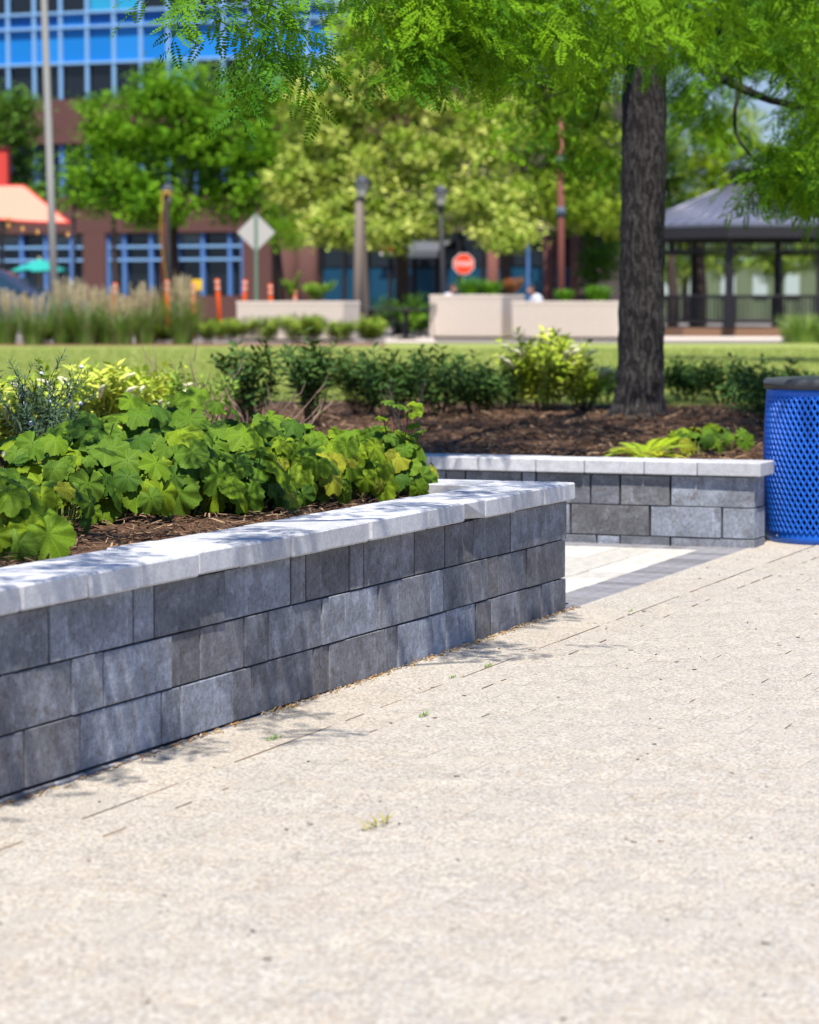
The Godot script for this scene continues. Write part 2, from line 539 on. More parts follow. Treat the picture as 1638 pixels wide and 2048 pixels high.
var lumps := FastNoiseLite.new()
func bed_a(s: float, t: float) -> float:
	return 0.447 + 0.022 * lumps.get_noise_2d(s * 60.0, t * 60.0) + 0.03 * smoothstep(-0.3, -1.2, t)

func bed_b(s: float, t: float) -> float:
	return 0.375 + 0.035 * smoothstep(3.0, 8.0, s) + 0.03 * lumps.get_noise_2d(s * 40.0, t * 40.0)

func build_beds():
	lumps.seed = 4
	lumps.frequency = 0.05
	var p := setting("mulch_bed", CORNER)
	p.basis = site
	bumpy("soil", -9.0, -0.12, -4.0, -0.12, 0.10, bed_a, mats["soil"], p)
	bumpy("soil", 2.9, 11.0, -14.0, -0.2, 0.25, bed_b, mats["soil"], p)
	bumpy("soil", -9.0, 3.0, -14.0, -2.7, 0.3, func(s, t): return 0.39 + 0.03 * lumps.get_noise_2d(s * 40.0, t * 40.0), mats["soil"], p)
	# shredded bark chips
	var chip := start()
	chip.set_smooth_group(-1)
	slab(chip, Vector3(1, 0.16, 0.30), Vector3.ZERO, 0.05, Vector3.ZERO, 0.7)
	var cm := done(chip)
	var xs := []
	var cs := []
	var tones := [Color(0.035, 0.020, 0.013), Color(0.075, 0.042, 0.025), Color(0.13, 0.078, 0.046), Color(0.20, 0.13, 0.08), Color(0.05, 0.032, 0.022), Color(0.12, 0.066, 0.036), Color(0.34, 0.24, 0.15)]
	for i in 15000:
		var s := rr(-5.2, -0.25)
		var t := -0.20 - pow(rng.randf(), 1.6) * 2.0
		var l := rr(0.015, 0.06) * (1.3 if rng.randf() < 0.15 else 1.0)
		xs.append(Transform3D(spun(rr(0, TAU), rr(-0.35, 0.35), rr(-0.4, 0.4)) * Basis.from_scale(Vector3(l, l * rr(0.15, 0.35), l * rr(0.2, 0.5))), Vector3(s, bed_a(s, t) + rr(0.0, 0.022), t)))
		cs.append(tones[rng.randi_range(0, 6)])
	for i in 14000:
		var s := 3.05 + pow(rng.randf(), 1.3) * 7.9
		var t := rr(-5.5, -0.25)
		var l := rr(0.025, 0.10)
		xs.append(Transform3D(spun(rr(0, TAU), rr(-0.35, 0.35), rr(-0.4, 0.4)) * Basis.from_scale(Vector3(l, l * rr(0.15, 0.4), l * rr(0.25, 0.5))), Vector3(s, bed_b(s, t) + rr(0.0, 0.03), t)))
		cs.append(tones[rng.randi_range(0, 6)])
	many("bark_chips", cm, mats["debris"], xs, cs, p)

func build_lawn():
	var p := setting("lawn", CORNER)
	p.basis = site
	var st := start()
	st.set_smooth_group(-1)
	slab(st, Vector3(62, 0.8, 110), Vector3(10.6 + 31, -0.012, -12), 0.0)
	part("turf", done(st), mats["turf"], p)
	var blade := start()
	for k in 5:
		var a := k * 2.4
		var o := Vector3(cos(a), 0, sin(a)) * 0.010
		var side := Vector3(-sin(a), 0, cos(a)) * 0.003
		var tip := o * 2.2 + Vector3(0, 0.045 + 0.006 * k, 0)
		for v in [o - side, tip, o + side]: blade.add_vertex(v)
	var bm := done(blade)
	var xs := []
	var cs := []
	for i in 42000:
		var d := 20.0 + pow(rng.randf(), 1.5) * 34.0
		var x := rr(-0.17, 0.17) * d
		var q := site.inverse() * (Vector3(x, 0, -d) - CORNER)
		if q.x < 10.65: continue
		xs.append(Transform3D(Basis(Vector3.UP, rr(0, TAU)) * Basis.from_scale(Vector3(rr(1.0, 1.9), rr(0.5, 1.0), rr(1.0, 1.9))), q + Vector3(0, 0.386, 0)))
		cs.append(Color(0.20, 0.31, 0.06).lerp(Color(0.40, 0.42, 0.14), rng.randf()) * rr(0.7, 1.1))
	var gm := leaf_mat("turf_blade", Color.WHITE, 0.3)
	var g := many("grass_blades", bm, gm, xs, cs, p)
	# the plaza and street beyond the lawn
	var far := setting("plaza")
	var f := start()
	face(f, [Vector3(-500, 0.398, -61.5), Vector3(500, 0.398, -61.5), Vector3(500, 0.398, -900), Vector3(-500, 0.398, -900)], Vector3(0, -5, -100))
	part("paving", done(f), mat("plaza", Color(0.60, 0.57, 0.54), 0.9, texs["plain"], Vector3.ONE * 0.3, true), far)
	var bed := setting("planting_strip")
	var b := start()
	face(b, [Vector3(-40, 0.396, -57.4), at(770, 57.4, 0.396), at(772, 66, 0.396), Vector3(-40, 0.396, -66)], Vector3(-5, -5, -60))
	part("soil", done(b), mat("straw_soil", Color(0.62, 0.47, 0.36), 1.0, texs["plain"], Vector3.ONE, true), bed)
	var pad := setting("concrete_pad")
	b = start()
	b.set_smooth_group(-1)
	slab(b, Vector3(1.15, 0.1, 7.5), at(820, 66.5, 0.37), 0.01)
	part("slab", done(b), mats["cast"], pad)
	var path := setting("path")
	b = start()
	face(b, [at(1240, 66.0, 0.41), at(1575, 66.0, 0.41), at(1575, 73.5, 0.41), at(1240, 73.5, 0.41)], Vector3(5, -5, -70))
	part("paving", done(b), mats["cast"], path)

# ---------------------------------------------------------------- block walls
func lay_course(w: Node3D, joints: Array, y0: float, h: float, depth: float, front: float, along_x: bool, called: String, kind: String, out: float, jitter := 0.003):
	for i in joints.size() - 1:
		var a: float = joints[i]
		var b: float = joints[i + 1]
		var l := absf(b - a) - (rr(0.007, 0.013) if kind == "block" else 0.004)
		var f := front + rr(-jitter, jitter)
		var uvk := Vector3(rr(0, 9), rr(0, 9), rr(0, 9))
		var c := (a + b) / 2
		var hh := h - (0.005 if kind == "block" else 0.0) + rr(-0.0015, 0.001)
		var ch := 0.0016 if kind == "block" else 0.005
		var m: Material = mats[kind + str(rng.randi_range(0, 6 if kind == "block" else 2))]
		var tilt := Basis(Vector3.UP, rr(-0.006, 0.006)) * Basis(Vector3.BACK if along_x else Vector3.RIGHT, rr(-0.0015, 0.0015))
		if along_x: part(called, box_mesh(Vector3(l, hh, depth), ch, uvk), m, w, Vector3(c, y0 + hh / 2, f - depth / 2), tilt)
		else: part(called, box_mesh(Vector3(depth, hh, l), ch, uvk), m, w, Vector3(f + depth / 2, y0 + hh / 2, c), tilt)

func random_joints(a: float, b: float) -> Array:
	var out := [a]
	var s := a
	var dir := signf(b - a)
	while absf(b - s) > 0.5:
		s += dir * [0.45, 0.30, 0.12, 0.45, 0.30, 0.18][rng.randi_range(0, 5)]
		out.append(s)
	out.append(b)
	return out

func build_walls():
	var H := 0.152
	var w := thing("planter_wall", "long grey concrete block seat wall with pale caps holding lobed-leaf plants", "wall", CORNER)
	w.basis = site
	var cb := 0.438
	var cap := [-4.353, -4.004, -3.709, -3.35, -3.068, -2.712, -2.43, -2.091, -1.804, -1.565, -1.211, -1.006, -0.661, -0.341, 0.04]
	var c1 := [-4.162, -3.697, -3.572, -3.119, -2.643, -2.529, -2.183, -2.066, -1.615, -1.325, -1.043, -0.647, -0.257, 0.018]
	var c2 := [-4.341, -4.042, -3.869, -3.46, -3.279, -2.983, -2.813, -2.41, -2.225, -1.938, -1.474, -1.349, -0.896, -0.772, -0.46, 0.0]
	var c3 := [-4.293, -3.994, -3.526, -3.407, -3.056, -2.936, -2.473, -2.353, -1.89, -1.775, -1.314, -1.016, -0.847, -0.545, -0.285, -0.127, 0.003]
	for c in [[c1, cb - H], [c2, cb - 2 * H], [c3, cb - 3 * H]]:
		var j := random_joints(c[0][0], -7.0)
		j.reverse()
		j.pop_back()
		lay_course(w, j + c[0], c[1], H, 0.20, 0.0, true, "block", "block", 1.0)
	lay_course(w, random_joints(-7.0, -0.02), cb - 4 * H - 0.003, H, 0.20, 0.012, true, "base_block", "block", 1.0, 0.002)
	var cj := random_joints(cap[0], -7.0)
	cj.reverse()
	cj.pop_back()
	cj += cap
	# cap stones; one has a corner broken off
	for i in cj.size() - 1:
		var a: float = cj[i]
		var b: float = cj[i + 1]
		var f: float = 0.032 + rr(-0.006, 0.006)
		var uvk := Vector3(rr(0, 9), rr(0, 9), rr(0, 9))
		var m: Material = mats["cap%d" % rng.randi_range(0, 2)]
		var tilt := Basis(Vector3.UP, rr(-0.008, 0.008)) * Basis(Vector3.BACK, rr(-0.002, 0.002))
		if absf(a + 1.211) < 0.01:
			var cs := start()
			cs.set_smooth_group(-1)
			var l := b - a - 0.004
			slab(cs, Vector3(l, 0.068, 0.30), Vector3.ZERO, 0.006, uvk, 1.0, Basis.IDENTITY, Vector3(0.032, 0.028, -0.018))
			part("cap_stone", done(cs), m, w, Vector3((a + b) / 2, cb + 0.037, f - 0.15), tilt).set_meta("label", "cap stone with a lower corner broken off")
		else:
			part("cap_stone", box_mesh(Vector3(b - a - 0.006, 0.068, 0.30), 0.006, uvk), m, w, Vector3((a + b) / 2, cb + 0.035 + rr(-0.0015, 0.0015), f - 0.15), tilt)
	# the return along the nook, then the wall that closes the nook
	for k in 4:
		var j := random_joints(-0.205, -2.6)
		lay_course(w, j, cb - (k + 1) * H, H, 0.2, -0.2, false, "block", "block", 1.0)
	lay_course(w, random_joints(-0.275, -2.7), cb + 0.001, 0.068, 0.30, -0.262, false, "cap_stone", "cap", 1.0, 0.005)
	for k in 4: lay_course(w, random_joints(0.005, 2.78), cb - 0.04 - (k + 1) * H, H, 0.2, -2.42, true, "block", "block", 1.0)
	lay_course(w, random_joints(0.045, 2.70), cb - 0.04, 0.068, 0.30, -2.40, true, "cap_stone", "cap", 1.0, 0.004)
	var core := start()
	core.set_smooth_group(-1)
	slab(core, Vector3(6.98, 0.60, 0.15), Vector3(-3.52, 0.436 - 0.30, -0.10), 0.0)
	slab(core, Vector3(0.14, 0.60, 2.2), Vector3(-0.10, 0.434 - 0.30, -1.40), 0.0)
	part("gravel_core", done(core), mats["core"], w)

	var b := thing("bed_wall", "short grey block wall with pale caps along the tree bed beside the blue litter bin", "wall", CORNER)
	b.basis = site
	var fx := 2.79
	var t0 := 0.0365
	var top := 0.373
	var flip := func(js): return js.map(func(x): return t0 - x)
	var bc := [0.003, 0.43, 0.69, 0.843, 1.131, 1.208, 1.508, 1.616]
	var b2 := [0.001, 0.167, 0.534, 0.948]
	var b3 := [0.0, 0.43, 0.69]
	var k := 0
	for js in [bc, b2, b3]:
		var all: Array = js + random_joints(js[-1], 6.5).slice(1)
		lay_course(b, flip.call(all), top - (k + 1) * H, H, 0.20, fx, false, "block", "block", -1.0)
		k += 1
	var bcap := [-0.034, 0.287, 0.558, 0.868, 1.123, 1.43, 1.687]
	lay_course(b, flip.call(bcap + random_joints(1.687, 6.5).slice(1)), top + 0.001, 0.068, 0.27, fx - 0.032, false, "cap_stone", "cap", -1.0, 0.005)
	# the lower return that keeps the bed's other side, behind the bin
	for q in 3: lay_course(b, random_joints(3.12, 10.6), top - 0.02 - (q + 1) * H, H, 0.2, -0.12, true, "block", "block", 1.0)
	core = start()
	core.set_smooth_group(-1)
	slab(core, Vector3(0.15, 0.5, 6.3), Vector3(fx + 0.11, top - 0.254, -3.2), 0.0)
	part("gravel_core", done(core), mats["core"], b)

# ---------------------------------------------------------------- front plants: every blade a part
func blade_mesh(sd: int, lobes := 7.0, cup := 0.25, teeth := 0.05) -> ArrayMesh:
	var g := RandomNumberGenerator.new()
	g.seed = sd
	var n := 50
	var st := start()
	st.set_smooth_group(0)
	var rim := []
	var mid := []
	var skew := g.randf_range(-0.08, 0.08)
	for i in n:
		var a := -PI + 0.06 + (TAU - 0.12) * i / (n - 1)
		var r := 0.62 + 0.38 * cos(a * 0.5)
		r *= 0.85 + 0.16 * pow(absf(cos(lobes * 0.5 * a)), 0.6) + (teeth if i % 2 else -teeth) + g.randf_range(-0.025, 0.025)
		r *= smoothstep(PI + 0.10, PI - 0.42, absf(a)) * 0.7 + 0.3
		r *= 1.0 + skew * sin(a)
		var wave := 0.09 * sin(a * lobes + sd) + 0.03 * cos(a * 2.0 + sd)
		var vein := -0.05 * cos(a * lobes)
		mid.append([a, r * 0.55, -cup * r * r * 0.25 + vein * 0.7])
		rim.append([a, r, -cup * r * r + wave + vein * 0.4])
	var pt := func(e): return Vector3(sin(e[0]) * e[1], e[2], cos(e[0]) * e[1])
	for i in n - 1:
		for tri in [[[0.0, 0.0, 0.0], mid[i], mid[i + 1]], [mid[i], rim[i], rim[i + 1]], [mid[i], rim[i + 1], mid[i + 1]]]:
			for e in tri:
				var v: Vector3 = pt.call(e)
				st.set_uv(Vector2(0.5 + v.x * 0.48, 0.5 + v.z * 0.48))
				st.add_vertex(v)
	return done(st)

var blades := []
var blade_mats := []
func make_blades():
	for k in 6: blades.append(blade_mesh(k + 3, 7.0, [0.25, 0.38, 0.15, 0.3, 0.45, 0.1][k], [0.026, 0.03, 0.035, 0.022, 0.03, 0.026][k]))
	var tones := [Color(0.13, 0.26, 0.022), Color(0.18, 0.32, 0.022), Color(0.085, 0.19, 0.025), Color(0.26, 0.40, 0.022), Color(0.15, 0.28, 0.03), Color(0.40, 0.44, 0.04)]
	for k in 6: blade_mats.append(leaf_mat("blade%d" % k, lin(tones[k].r, tones[k].g, tones[k].b), 0.55, 0.55, texs["leaf"]))

func lobed_plant(pos: Vector3, h: float, r: float, count: int, label: String, lively := 0.3, size := 0.075):
	var o := thing("lobed_leaf_plant", label, "plant", pos, 0.0, "lobed-leaf plants behind the long seat wall")
	var stems := start()
	stems.set_smooth_group(0)
	for i in count:
		var a := TAU * (i * 0.618 + rr(-0.08, 0.08))
		var e := acos(1.0 - (i + 0.5) / count * 1.12)          # from the crown of the mound down to its skirt
		var outw := Vector3(sin(a) * sin(e), cos(e), cos(a) * sin(e))
		var k := rr(0.78, 1.08)
		var p := Vector3(outw.x * r * k, maxf(0.035, 0.055 + outw.y * (h - 0.055) * k + rr(-0.03, 0.03)), outw.z * r * k)
		var nrm := (outw * 0.95 + Vector3(0, 0.22, 0.5) + Vector3(rr(-0.5, 0.5), rr(-0.3, 0.3), rr(-0.4, 0.4))).normalized()
		var tip := (Vector3(outw.x * 0.6, -0.75, outw.z * 0.6) + Vector3(rr(-0.7, 0.7), rr(-0.2, 0.3), rr(-0.6, 0.6))).normalized()
		var sz := size * (rr(0.5, 0.85) if rng.randf() < 0.3 else rr(0.85, 1.32))
		var b := look(nrm, tip)
		var base := p - b.z * sz * 0.35
		var m: Material = blade_mats[[0, 1, 2, 4, 0, 4, 1, 2][rng.randi_range(0, 7)]]
		if rng.randf() < lively: m = blade_mats[[3, 1, 3, 5][rng.randi_range(0, 3)]]
		part("leaf", blades[rng.randi_range(0, 5)], m, o, base, b.scaled_local(Vector3(sz * rr(0.9, 1.1), sz, sz)))
		var foot := Vector3(outw.x, 0, outw.z) * r * 0.15 + Vector3(rr(-0.02, 0.02), -0.02, rr(-0.02, 0.02))
		tube(stems, [foot, foot.lerp(base, 0.5) + Vector3(0, 0.03, 0), base + b.y * 0.002], [0.0028, 0.0024, 0.002], 5, false)
	part("leaf_stalks", done(stems), leaf_mat("stalk", lin(0.20, 0.26, 0.07), 0.2), o)
	return o

func build_front_plants():
	make_blades()
	# column, depth, height, radius, leaves, share of fresh yellow-green leaves, leaf size, label
	var rows := [
		[-5, 8.30, 0.24, 0.20, 17, 0.35, 0.075, "lobed-leaf plant closest to the wall cap, cut by the picture edge"],
		[45, 8.90, 0.24, 0.20, 16, 0.4, 0.07, "bright lobed-leaf plant in front of the blue-flowered thistly plant"],
		[120, 9.35, 0.27, 0.20, 18, 0.3, 0.07, "lobed-leaf plant with drooping leaves over open mulch"],
		[228, 9.50, 0.24, 0.20, 18, 0.3, 0.07, "low lobed-leaf plant at the widest stretch of open mulch"],
		[372, 9.85, 0.30, 0.21, 22, 0.25, 0.085, "lobed-leaf plant with the largest round leaves hanging over mulch"],
		[482, 10.00, 0.22, 0.19, 18, 0.35, 0.072, "small lobed-leaf plant touching the wall cap in the planter's middle"],
		[590, 10.40, 0.27, 0.20, 22, 0.6, 0.065, "yellowish lobed-leaf plant beside the wall cap"],
		[690, 10.75, 0.26, 0.19, 24, 0.75, 0.06, "sunlit yellow-green lobed-leaf plant near the wall corner"],
		[782, 10.98, 0.26, 0.17, 24, 0.45, 0.065, "lobed-leaf plant at the corner of the planter, leaning over the cap"],
		[30, 10.0, 0.30, 0.24, 18, 0.15, 0.075, "dark lobed-leaf plant at the foot of the thistly plant"],
		[165, 10.2, 0.36, 0.25, 22, 0.1, 0.085, "tall dark lobed-leaf plant next to the thistly plant"],
		[270, 10.5, 0.40, 0.25, 24, 0.08, 0.085, "tallest dark lobed-leaf plant in front of the white-spiked shrub"],
		[330, 10.0, 0.32, 0.22, 22, 0.15, 0.08, "lobed-leaf plant in the middle of the dense clump"],
		[385, 10.75, 0.40, 0.25, 24, 0.06, 0.085, "dark lobed-leaf plant below the bare-twigged shrub"],
		[440, 10.25, 0.32, 0.22, 22, 0.15, 0.08, "lobed-leaf plant with overlapping mid green leaves in the clump"],
		[490, 10.80, 0.36, 0.24, 22, 0.12, 0.08, "lobed-leaf plant below the forked bare twigs"],
		[540, 10.45, 0.30, 0.21, 22, 0.3, 0.075, "lobed-leaf plant between the dark clump and the yellowish one"],
		[575, 10.95, 0.33, 0.22, 20, 0.3, 0.075, "lobed-leaf plant with ruffled leaves at the back of the clump"],
		[650, 11.00, 0.30, 0.20, 22, 0.5, 0.07, "lobed-leaf plant with fresh pale leaves behind the yellowish one"],
		[735, 11.10, 0.28, 0.18, 20, 0.4, 0.068, "lobed-leaf plant below the red-stemmed sapling"],
		[215, 9.95, 0.28, 0.21, 20, 0.2, 0.075, "lobed-leaf plant behind the widest stretch of open mulch"],
	]
	for a in rows:
		var p := at(a[0], a[1], 0.46)
		var q := site.inverse() * (p - CORNER)
		p.y = bed_a(q.x, minf(q.z, -0.15)) - 0.01
		lobed_plant(p, a[2] * (0.9 if a[1] > 9.9 else 0.95) * rr(0.9, 1.08), a[3] * 1.05, int(a[4] * 1.7), a[7], a[5], a[6] * 0.88)

# ---------------------------------------------------------------- foliage pieces shared by shrubs and trees
func add_leaf(st: SurfaceTool, p: Vector3, dir: Vector3, nrm: Vector3, l: float, w: float, fold := 0.25):   # a pointed leaf of four faces
	var d := dir.normalized()
	var s := d.cross(nrm).normalized() * w * 0.5
	var n := s.cross(d).normalized()
	var a := p
	var m1 := p + d * l * 0.45
	var t := p + d * l - n * l * 0.08
	for v in [a, m1 - n * w * fold * 0.5, m1 + s, a, m1 - s, m1 - n * w * fold * 0.5, m1 - n * w * fold * 0.5, t, m1 + s, m1 - s, t, m1 - n * w * fold * 0.5]:
		st.set_uv(Vector2.ZERO)
		st.add_vertex(v)

func sprig_mesh(sd: int, leaves: int, ll: float, lw: float, len: float, droop := 0.2) -> ArrayMesh:      # a stem with leaves round it
	var g := RandomNumberGenerator.new()
	g.seed = sd
	var st := start()
	st.set_smooth_group(-1)
	for i in leaves:
		var k := float(i) / leaves
		var p := Vector3(0, len * (0.15 + 0.85 * k), 0)
		var a := i * 2.4 + g.randf_range(-0.4, 0.4)
		var up := g.randf_range(0.1, 0.7) - droop + k * 0.5
		var d := Vector3(cos(a), up, sin(a))
		add_leaf(st, p, d, Vector3(g.randf_range(-0.3, 0.3), 1, g.randf_range(-0.3, 0.3)), ll * g.randf_range(0.7, 1.15), lw * g.randf_range(0.8, 1.1))
	tube(st, [Vector3.ZERO, Vector3(0, len, 0)], [0.003, 0.0015], 4, false)
	return done(st)

func locust_mesh(sd: int) -> ArrayMesh:           # a drooping twig with feathered compound leaves
	var g := RandomNumberGenerator.new()
	g.seed = sd
	var st := start()
	st.set_smooth_group(-1)
	var len := 0.34
	var stem := []
	for i in 5:
		var k := i / 4.0
		stem.append(Vector3(0, -0.10 * k * k, len * k))
	tube(st, stem, [0.004, 0.0035, 0.003, 0.002, 0.0015], 4, false)
	for i in 9:
		var k := 0.12 + 0.88 * i / 8.0
		var p := Vector3(0, -0.10 * k * k, len * k)
		var sgn := 1.0 if i % 2 == 0 else -1.0
		var d := Vector3(sgn * g.randf_range(0.5, 1.0), g.randf_range(-0.7, 0.1), g.randf_range(0.15, 0.8)).normalized()
		var cl := g.randf_range(0.11, 0.17)
		var pairs := 9
		var q := p
		for j in pairs:
			d = (d + Vector3(0, -0.045, 0)).normalized()
			var nq := q + d * cl / pairs
			var side := d.cross(Vector3(g.randf_range(-0.15, 0.15), 1, g.randf_range(-0.15, 0.15))).normalized()
			var nn := side.cross(d)
			var ll := 0.035 * sin(PI * (0.18 + 0.75 * j / pairs)) * g.randf_range(0.85, 1.15)
			for sd2 in [-1.0, 1.0]:
				var ld: Vector3 = (side * sd2 + d * 0.45 + nn * g.randf_range(-0.25, 0.25)).normalized()
				var wv: Vector3 = ld.cross(nn).normalized() * 0.0072
				for v in [nq, nq + ld * ll * 0.5 + wv, nq + ld * ll, nq, nq + ld * ll, nq + ld * ll * 0.5 - wv]: st.add_vertex(v)
			q = nq
	return done(st)

func clump_mesh(sd: int, n: int, size: float, spread: float, aspect := 0.6) -> ArrayMesh:                 # a loose ball of leaves for trees far away
	var g := RandomNumberGenerator.new()
	g.seed = sd
	var st := start()
	st.set_smooth_group(-1)
	for i in n:
		var p := Vector3(g.randfn(), g.randfn() * 0.7, g.randfn()) * spread * 0.5
		var d := Vector3(g.randf_range(-1, 1), g.randf_range(-0.8, 0.4), g.randf_range(-1, 1)).normalized()
		var nn := Vector3(g.randf_range(-0.7, 0.7), 1, g.randf_range(-0.7, 0.7)).normalized()
		add_leaf(st, p, d, nn, size * g.randf_range(0.7, 1.2), size * aspect, 0.3)
	return done(st)

var sprigs := {}
func foliage_mat() -> StandardMaterial3D: return leaf_mat("foliage", Color.WHITE, 0.6, 0.5)

func shrub(called: String, label: String, group: String, pos: Vector3, r: float, h: float, kind: String, n: int, c1: Color, c2: Color, lean := 0.7):
	var o := thing(called, label, "shrub", pos, rr(0, TAU), group)
	var st := start()
	st.set_smooth_group(0)
	var xs := []
	var cs := []
	var stems := 9
	for i in stems:
		var a := TAU * i / stems + rr(-0.3, 0.3)
		var e := Vector3(cos(a) * r * rr(0.25, 0.9), h * rr(0.6, 1.0), sin(a) * r * rr(0.25, 0.9))
		var f := Vector3(cos(a), 0, sin(a)) * 0.03
		var m := f.lerp(e, 0.5) + Vector3(0, h * 0.1, 0)
		tube(st, [f + Vector3(0, -0.03, 0), m, e], [0.007, 0.005, 0.002], 5, false)
		for j in int(n / stems):
			var k := rr(0.15, 1.0)
			var p := f.lerp(m, k * 2.0) if k < 0.5 else m.lerp(e, k * 2.0 - 1.0)
			p += Vector3(rr(-1, 1), rr(-0.4, 0.5), rr(-1, 1)) * r * 0.22
			var up := (Vector3(p.x / r * lean, 0.9, p.z / r * lean) + Vector3(rr(-0.4, 0.4), rr(-0.2, 0.2), rr(-0.4, 0.4))).normalized()
			xs.append(Transform3D(look(up, Vector3(rr(-1, 1), 0.02, rr(-1, 1))).scaled_local(Vector3.ONE * rr(0.75, 1.2)), p))
			cs.append(c1.lerp(c2, rng.randf()))
	part("stems", done(st), mats["twig"], o)
	many("foliage", sprigs[kind], foliage_mat(), xs, cs, o)
	return o

func bare_twigs(o: Node3D, n: int, h: float, spread: float, m: Material):
	for i in n:
		var st := start()
		st.set_smooth_group(0)
		var a := rr(0, TAU)
		var p := Vector3(0, -0.02, 0)
		var d := Vector3(cos(a) * spread, 1.0, sin(a) * spread * 0.6).normalized()
		var pts := [p]
		var rad := [0.006]
		var kinks := 6
		for j in kinks:
			d = (d + Vector3(rr(-0.25, 0.25), rr(-0.05, 0.1), rr(-0.25, 0.25))).normalized()
			p += d * h / kinks * rr(0.8, 1.2)
			pts.append(p)
			rad.append(0.006 - 0.0008 * (j + 1))
			if j > 1 and rng.randf() < 0.8:
				var sd := (d + Vector3(rr(-0.9, 0.9), rr(0.0, 0.5), rr(-0.9, 0.9))).normalized()
				tube(st, [p, p + sd * h * 0.12, p + (sd + Vector3(0, 0.4, 0)).normalized() * h * rr(0.2, 0.3)], [0.004, 0.003, 0.0015], 5, false)
		tube(st, pts, rad, 6, false)
		part("bare_stem", done(st), m, o)

func build_shrubs():
	sprigs["broad"] = sprig_mesh(1, 9, 0.075, 0.032, 0.16)
	sprigs["narrow"] = sprig_mesh(2, 10, 0.095, 0.024, 0.20, 0.35)
	sprigs["small"] = sprig_mesh(3, 10, 0.045, 0.022, 0.13)
	sprigs["thistle"] = sprig_mesh(4, 14, 0.05, 0.010, 0.16, 0.1)
	var dk1 := Color(0.035, 0.085, 0.025)
	var dk2 := Color(0.10, 0.19, 0.045)
	var yg1 := Color(0.28, 0.42, 0.03)
	var yg2 := Color(0.58, 0.62, 0.12)
	var g := "dark shrubs between the mulch and the lawn"
	# column, depth, radius, height, kind, count, colours, name, label
	var rows := [
		[500, 17.5, 0.24, 0.78, "broad", 200, dk1, dk2, "upright dark green shrub behind the forked bare twigs"],
		[622, 18.5, 0.26, 0.74, "narrow", 230, dk1, dk2, "narrow-leaved dark shrub standing alone against the lawn"],
		[722, 20.0, 0.34, 0.62, "narrow", 250, dk1, dk2, "dark drooping-leaved shrub with its top above the table pad"],
		[795, 19.5, 0.34, 0.58, "narrow", 260, dk1, dk2, "dense dark shrub behind the red-stemmed sapling"],
		[880, 20.3, 0.36, 0.60, "broad", 260, dk1, dk2, "dark rounded shrub in the middle of the shrub row"],
		[955, 20.8, 0.30, 0.40, "narrow", 230, dk1, dk2, "dark shrub with glossy hanging leaves beside the bright shrub"],
		[1012, 21.6, 0.28, 0.38, "broad", 180, dk1, dk2, "low dark shrub at the foot of the bright shrub"],
		[1215, 23.0, 0.24, 0.36, "broad", 130, dk1, dk2, "small dark shrub tucked behind the tree trunk"],
		[1375, 23.5, 0.38, 0.46, "broad", 260, dk1, dk2, "dark shrub right behind the tree trunk on the lawn edge"],
		[1450, 22.5, 0.36, 0.42, "broad", 220, dk1, dk2, "low dark shrub between trunk and litter bin"],
		[1530, 21.0, 0.36, 0.46, "broad", 260, dk1, dk2, "dark shrub just behind the litter bin's edge"],
		[1610, 19.5, 0.36, 0.40, "broad", 220, dk1, dk2, "dark shrub hidden in part by the litter bin lid"],
		[1555, 17.8, 0.30, 0.34, "broad", 180, dk1, dk2, "low dark shrub at the bed edge behind the bin"],
	]
	for a in rows:
		var p := at(a[0], a[1], 0.4)
		shrub("dark_shrub", a[8], g, p, a[2] * 0.92, a[3] * rr(0.48, 0.62), a[4], int(a[5] * 0.36), a[6], a[7])
	# bright shrubs with white flower spikes
	for a in [[1090, 21.0, 0.44, 0.46, 420, "bright yellow-green shrub with white flower spikes beside the tree trunk"], [1165, 21.4, 0.26, 0.28, 160, "low yellow-green shrub with white spikes between bright shrub and trunk"], [185, 14.2, 0.36, 0.40, 330, "yellow-green shrub with white flower spikes behind the thistly plant"], [275, 14.8, 0.30, 0.34, 240, "yellow-green shrub with drooping white spikes behind the lobed leaves"], [15, 14.4, 0.34, 0.30, 260, "yellow-green shrub at the back of the planter left of the thistly plant"]]:
		var o = shrub("flowering_shrub", a[5], "white-spiked yellow-green shrubs", at(a[0], a[1], 0.40), a[2], a[3], "broad", int(a[4] * 0.55), yg1, yg2)
		for i in 18:
			var st := start()
			st.set_smooth_group(0)
			var an := rr(0, TAU)
			var b := Vector3(cos(an) * a[2] * rr(0.3, 1.05), a[3] * rr(0.7, 1.0), sin(an) * a[2] * rr(0.3, 1.05))
			var c := b + Vector3(cos(an) * 0.05, 0.05, sin(an) * 0.05)
			tube(st, [b, c, c + Vector3(cos(an) * 0.05, 0.015, sin(an) * 0.05)], [0.008, 0.012, 0.004], 6)
			part("flower_spike", done(st), mat("spike", lin(0.72, 0.72, 0.52), 0.8), o)
	# leafy shrub with many bare twigs, and a cut-back one with forked bare stems
	var bare := mat("bare", lin(0.28, 0.20, 0.15), 0.9)
	var t1 = shrub("twiggy_shrub", "half-leafed shrub with thin bare twigs above the lobed leaves", "", at(360, 15.0, 0.40), 0.34, 0.42, "small", 150, Color(0.16, 0.27, 0.05), Color(0.26, 0.38, 0.06))
	bare_twigs(t1, 9, 0.55, 0.7, bare)
	var t2 := thing("bare_shrub", "leafless cut-back shrub with forked brown stems behind the lobed leaves", "shrub", at(505, 14.6, 0.39))
	bare_twigs(t2, 10, 0.50, 1.0, bare)
	var t3 := thing("bare_shrub", "cluster of short bare brown sticks above the red-stemmed sapling", "shrub", at(822, 15.0, 0.39))
	bare_twigs(t3, 4, 0.38, 0.3, bare)
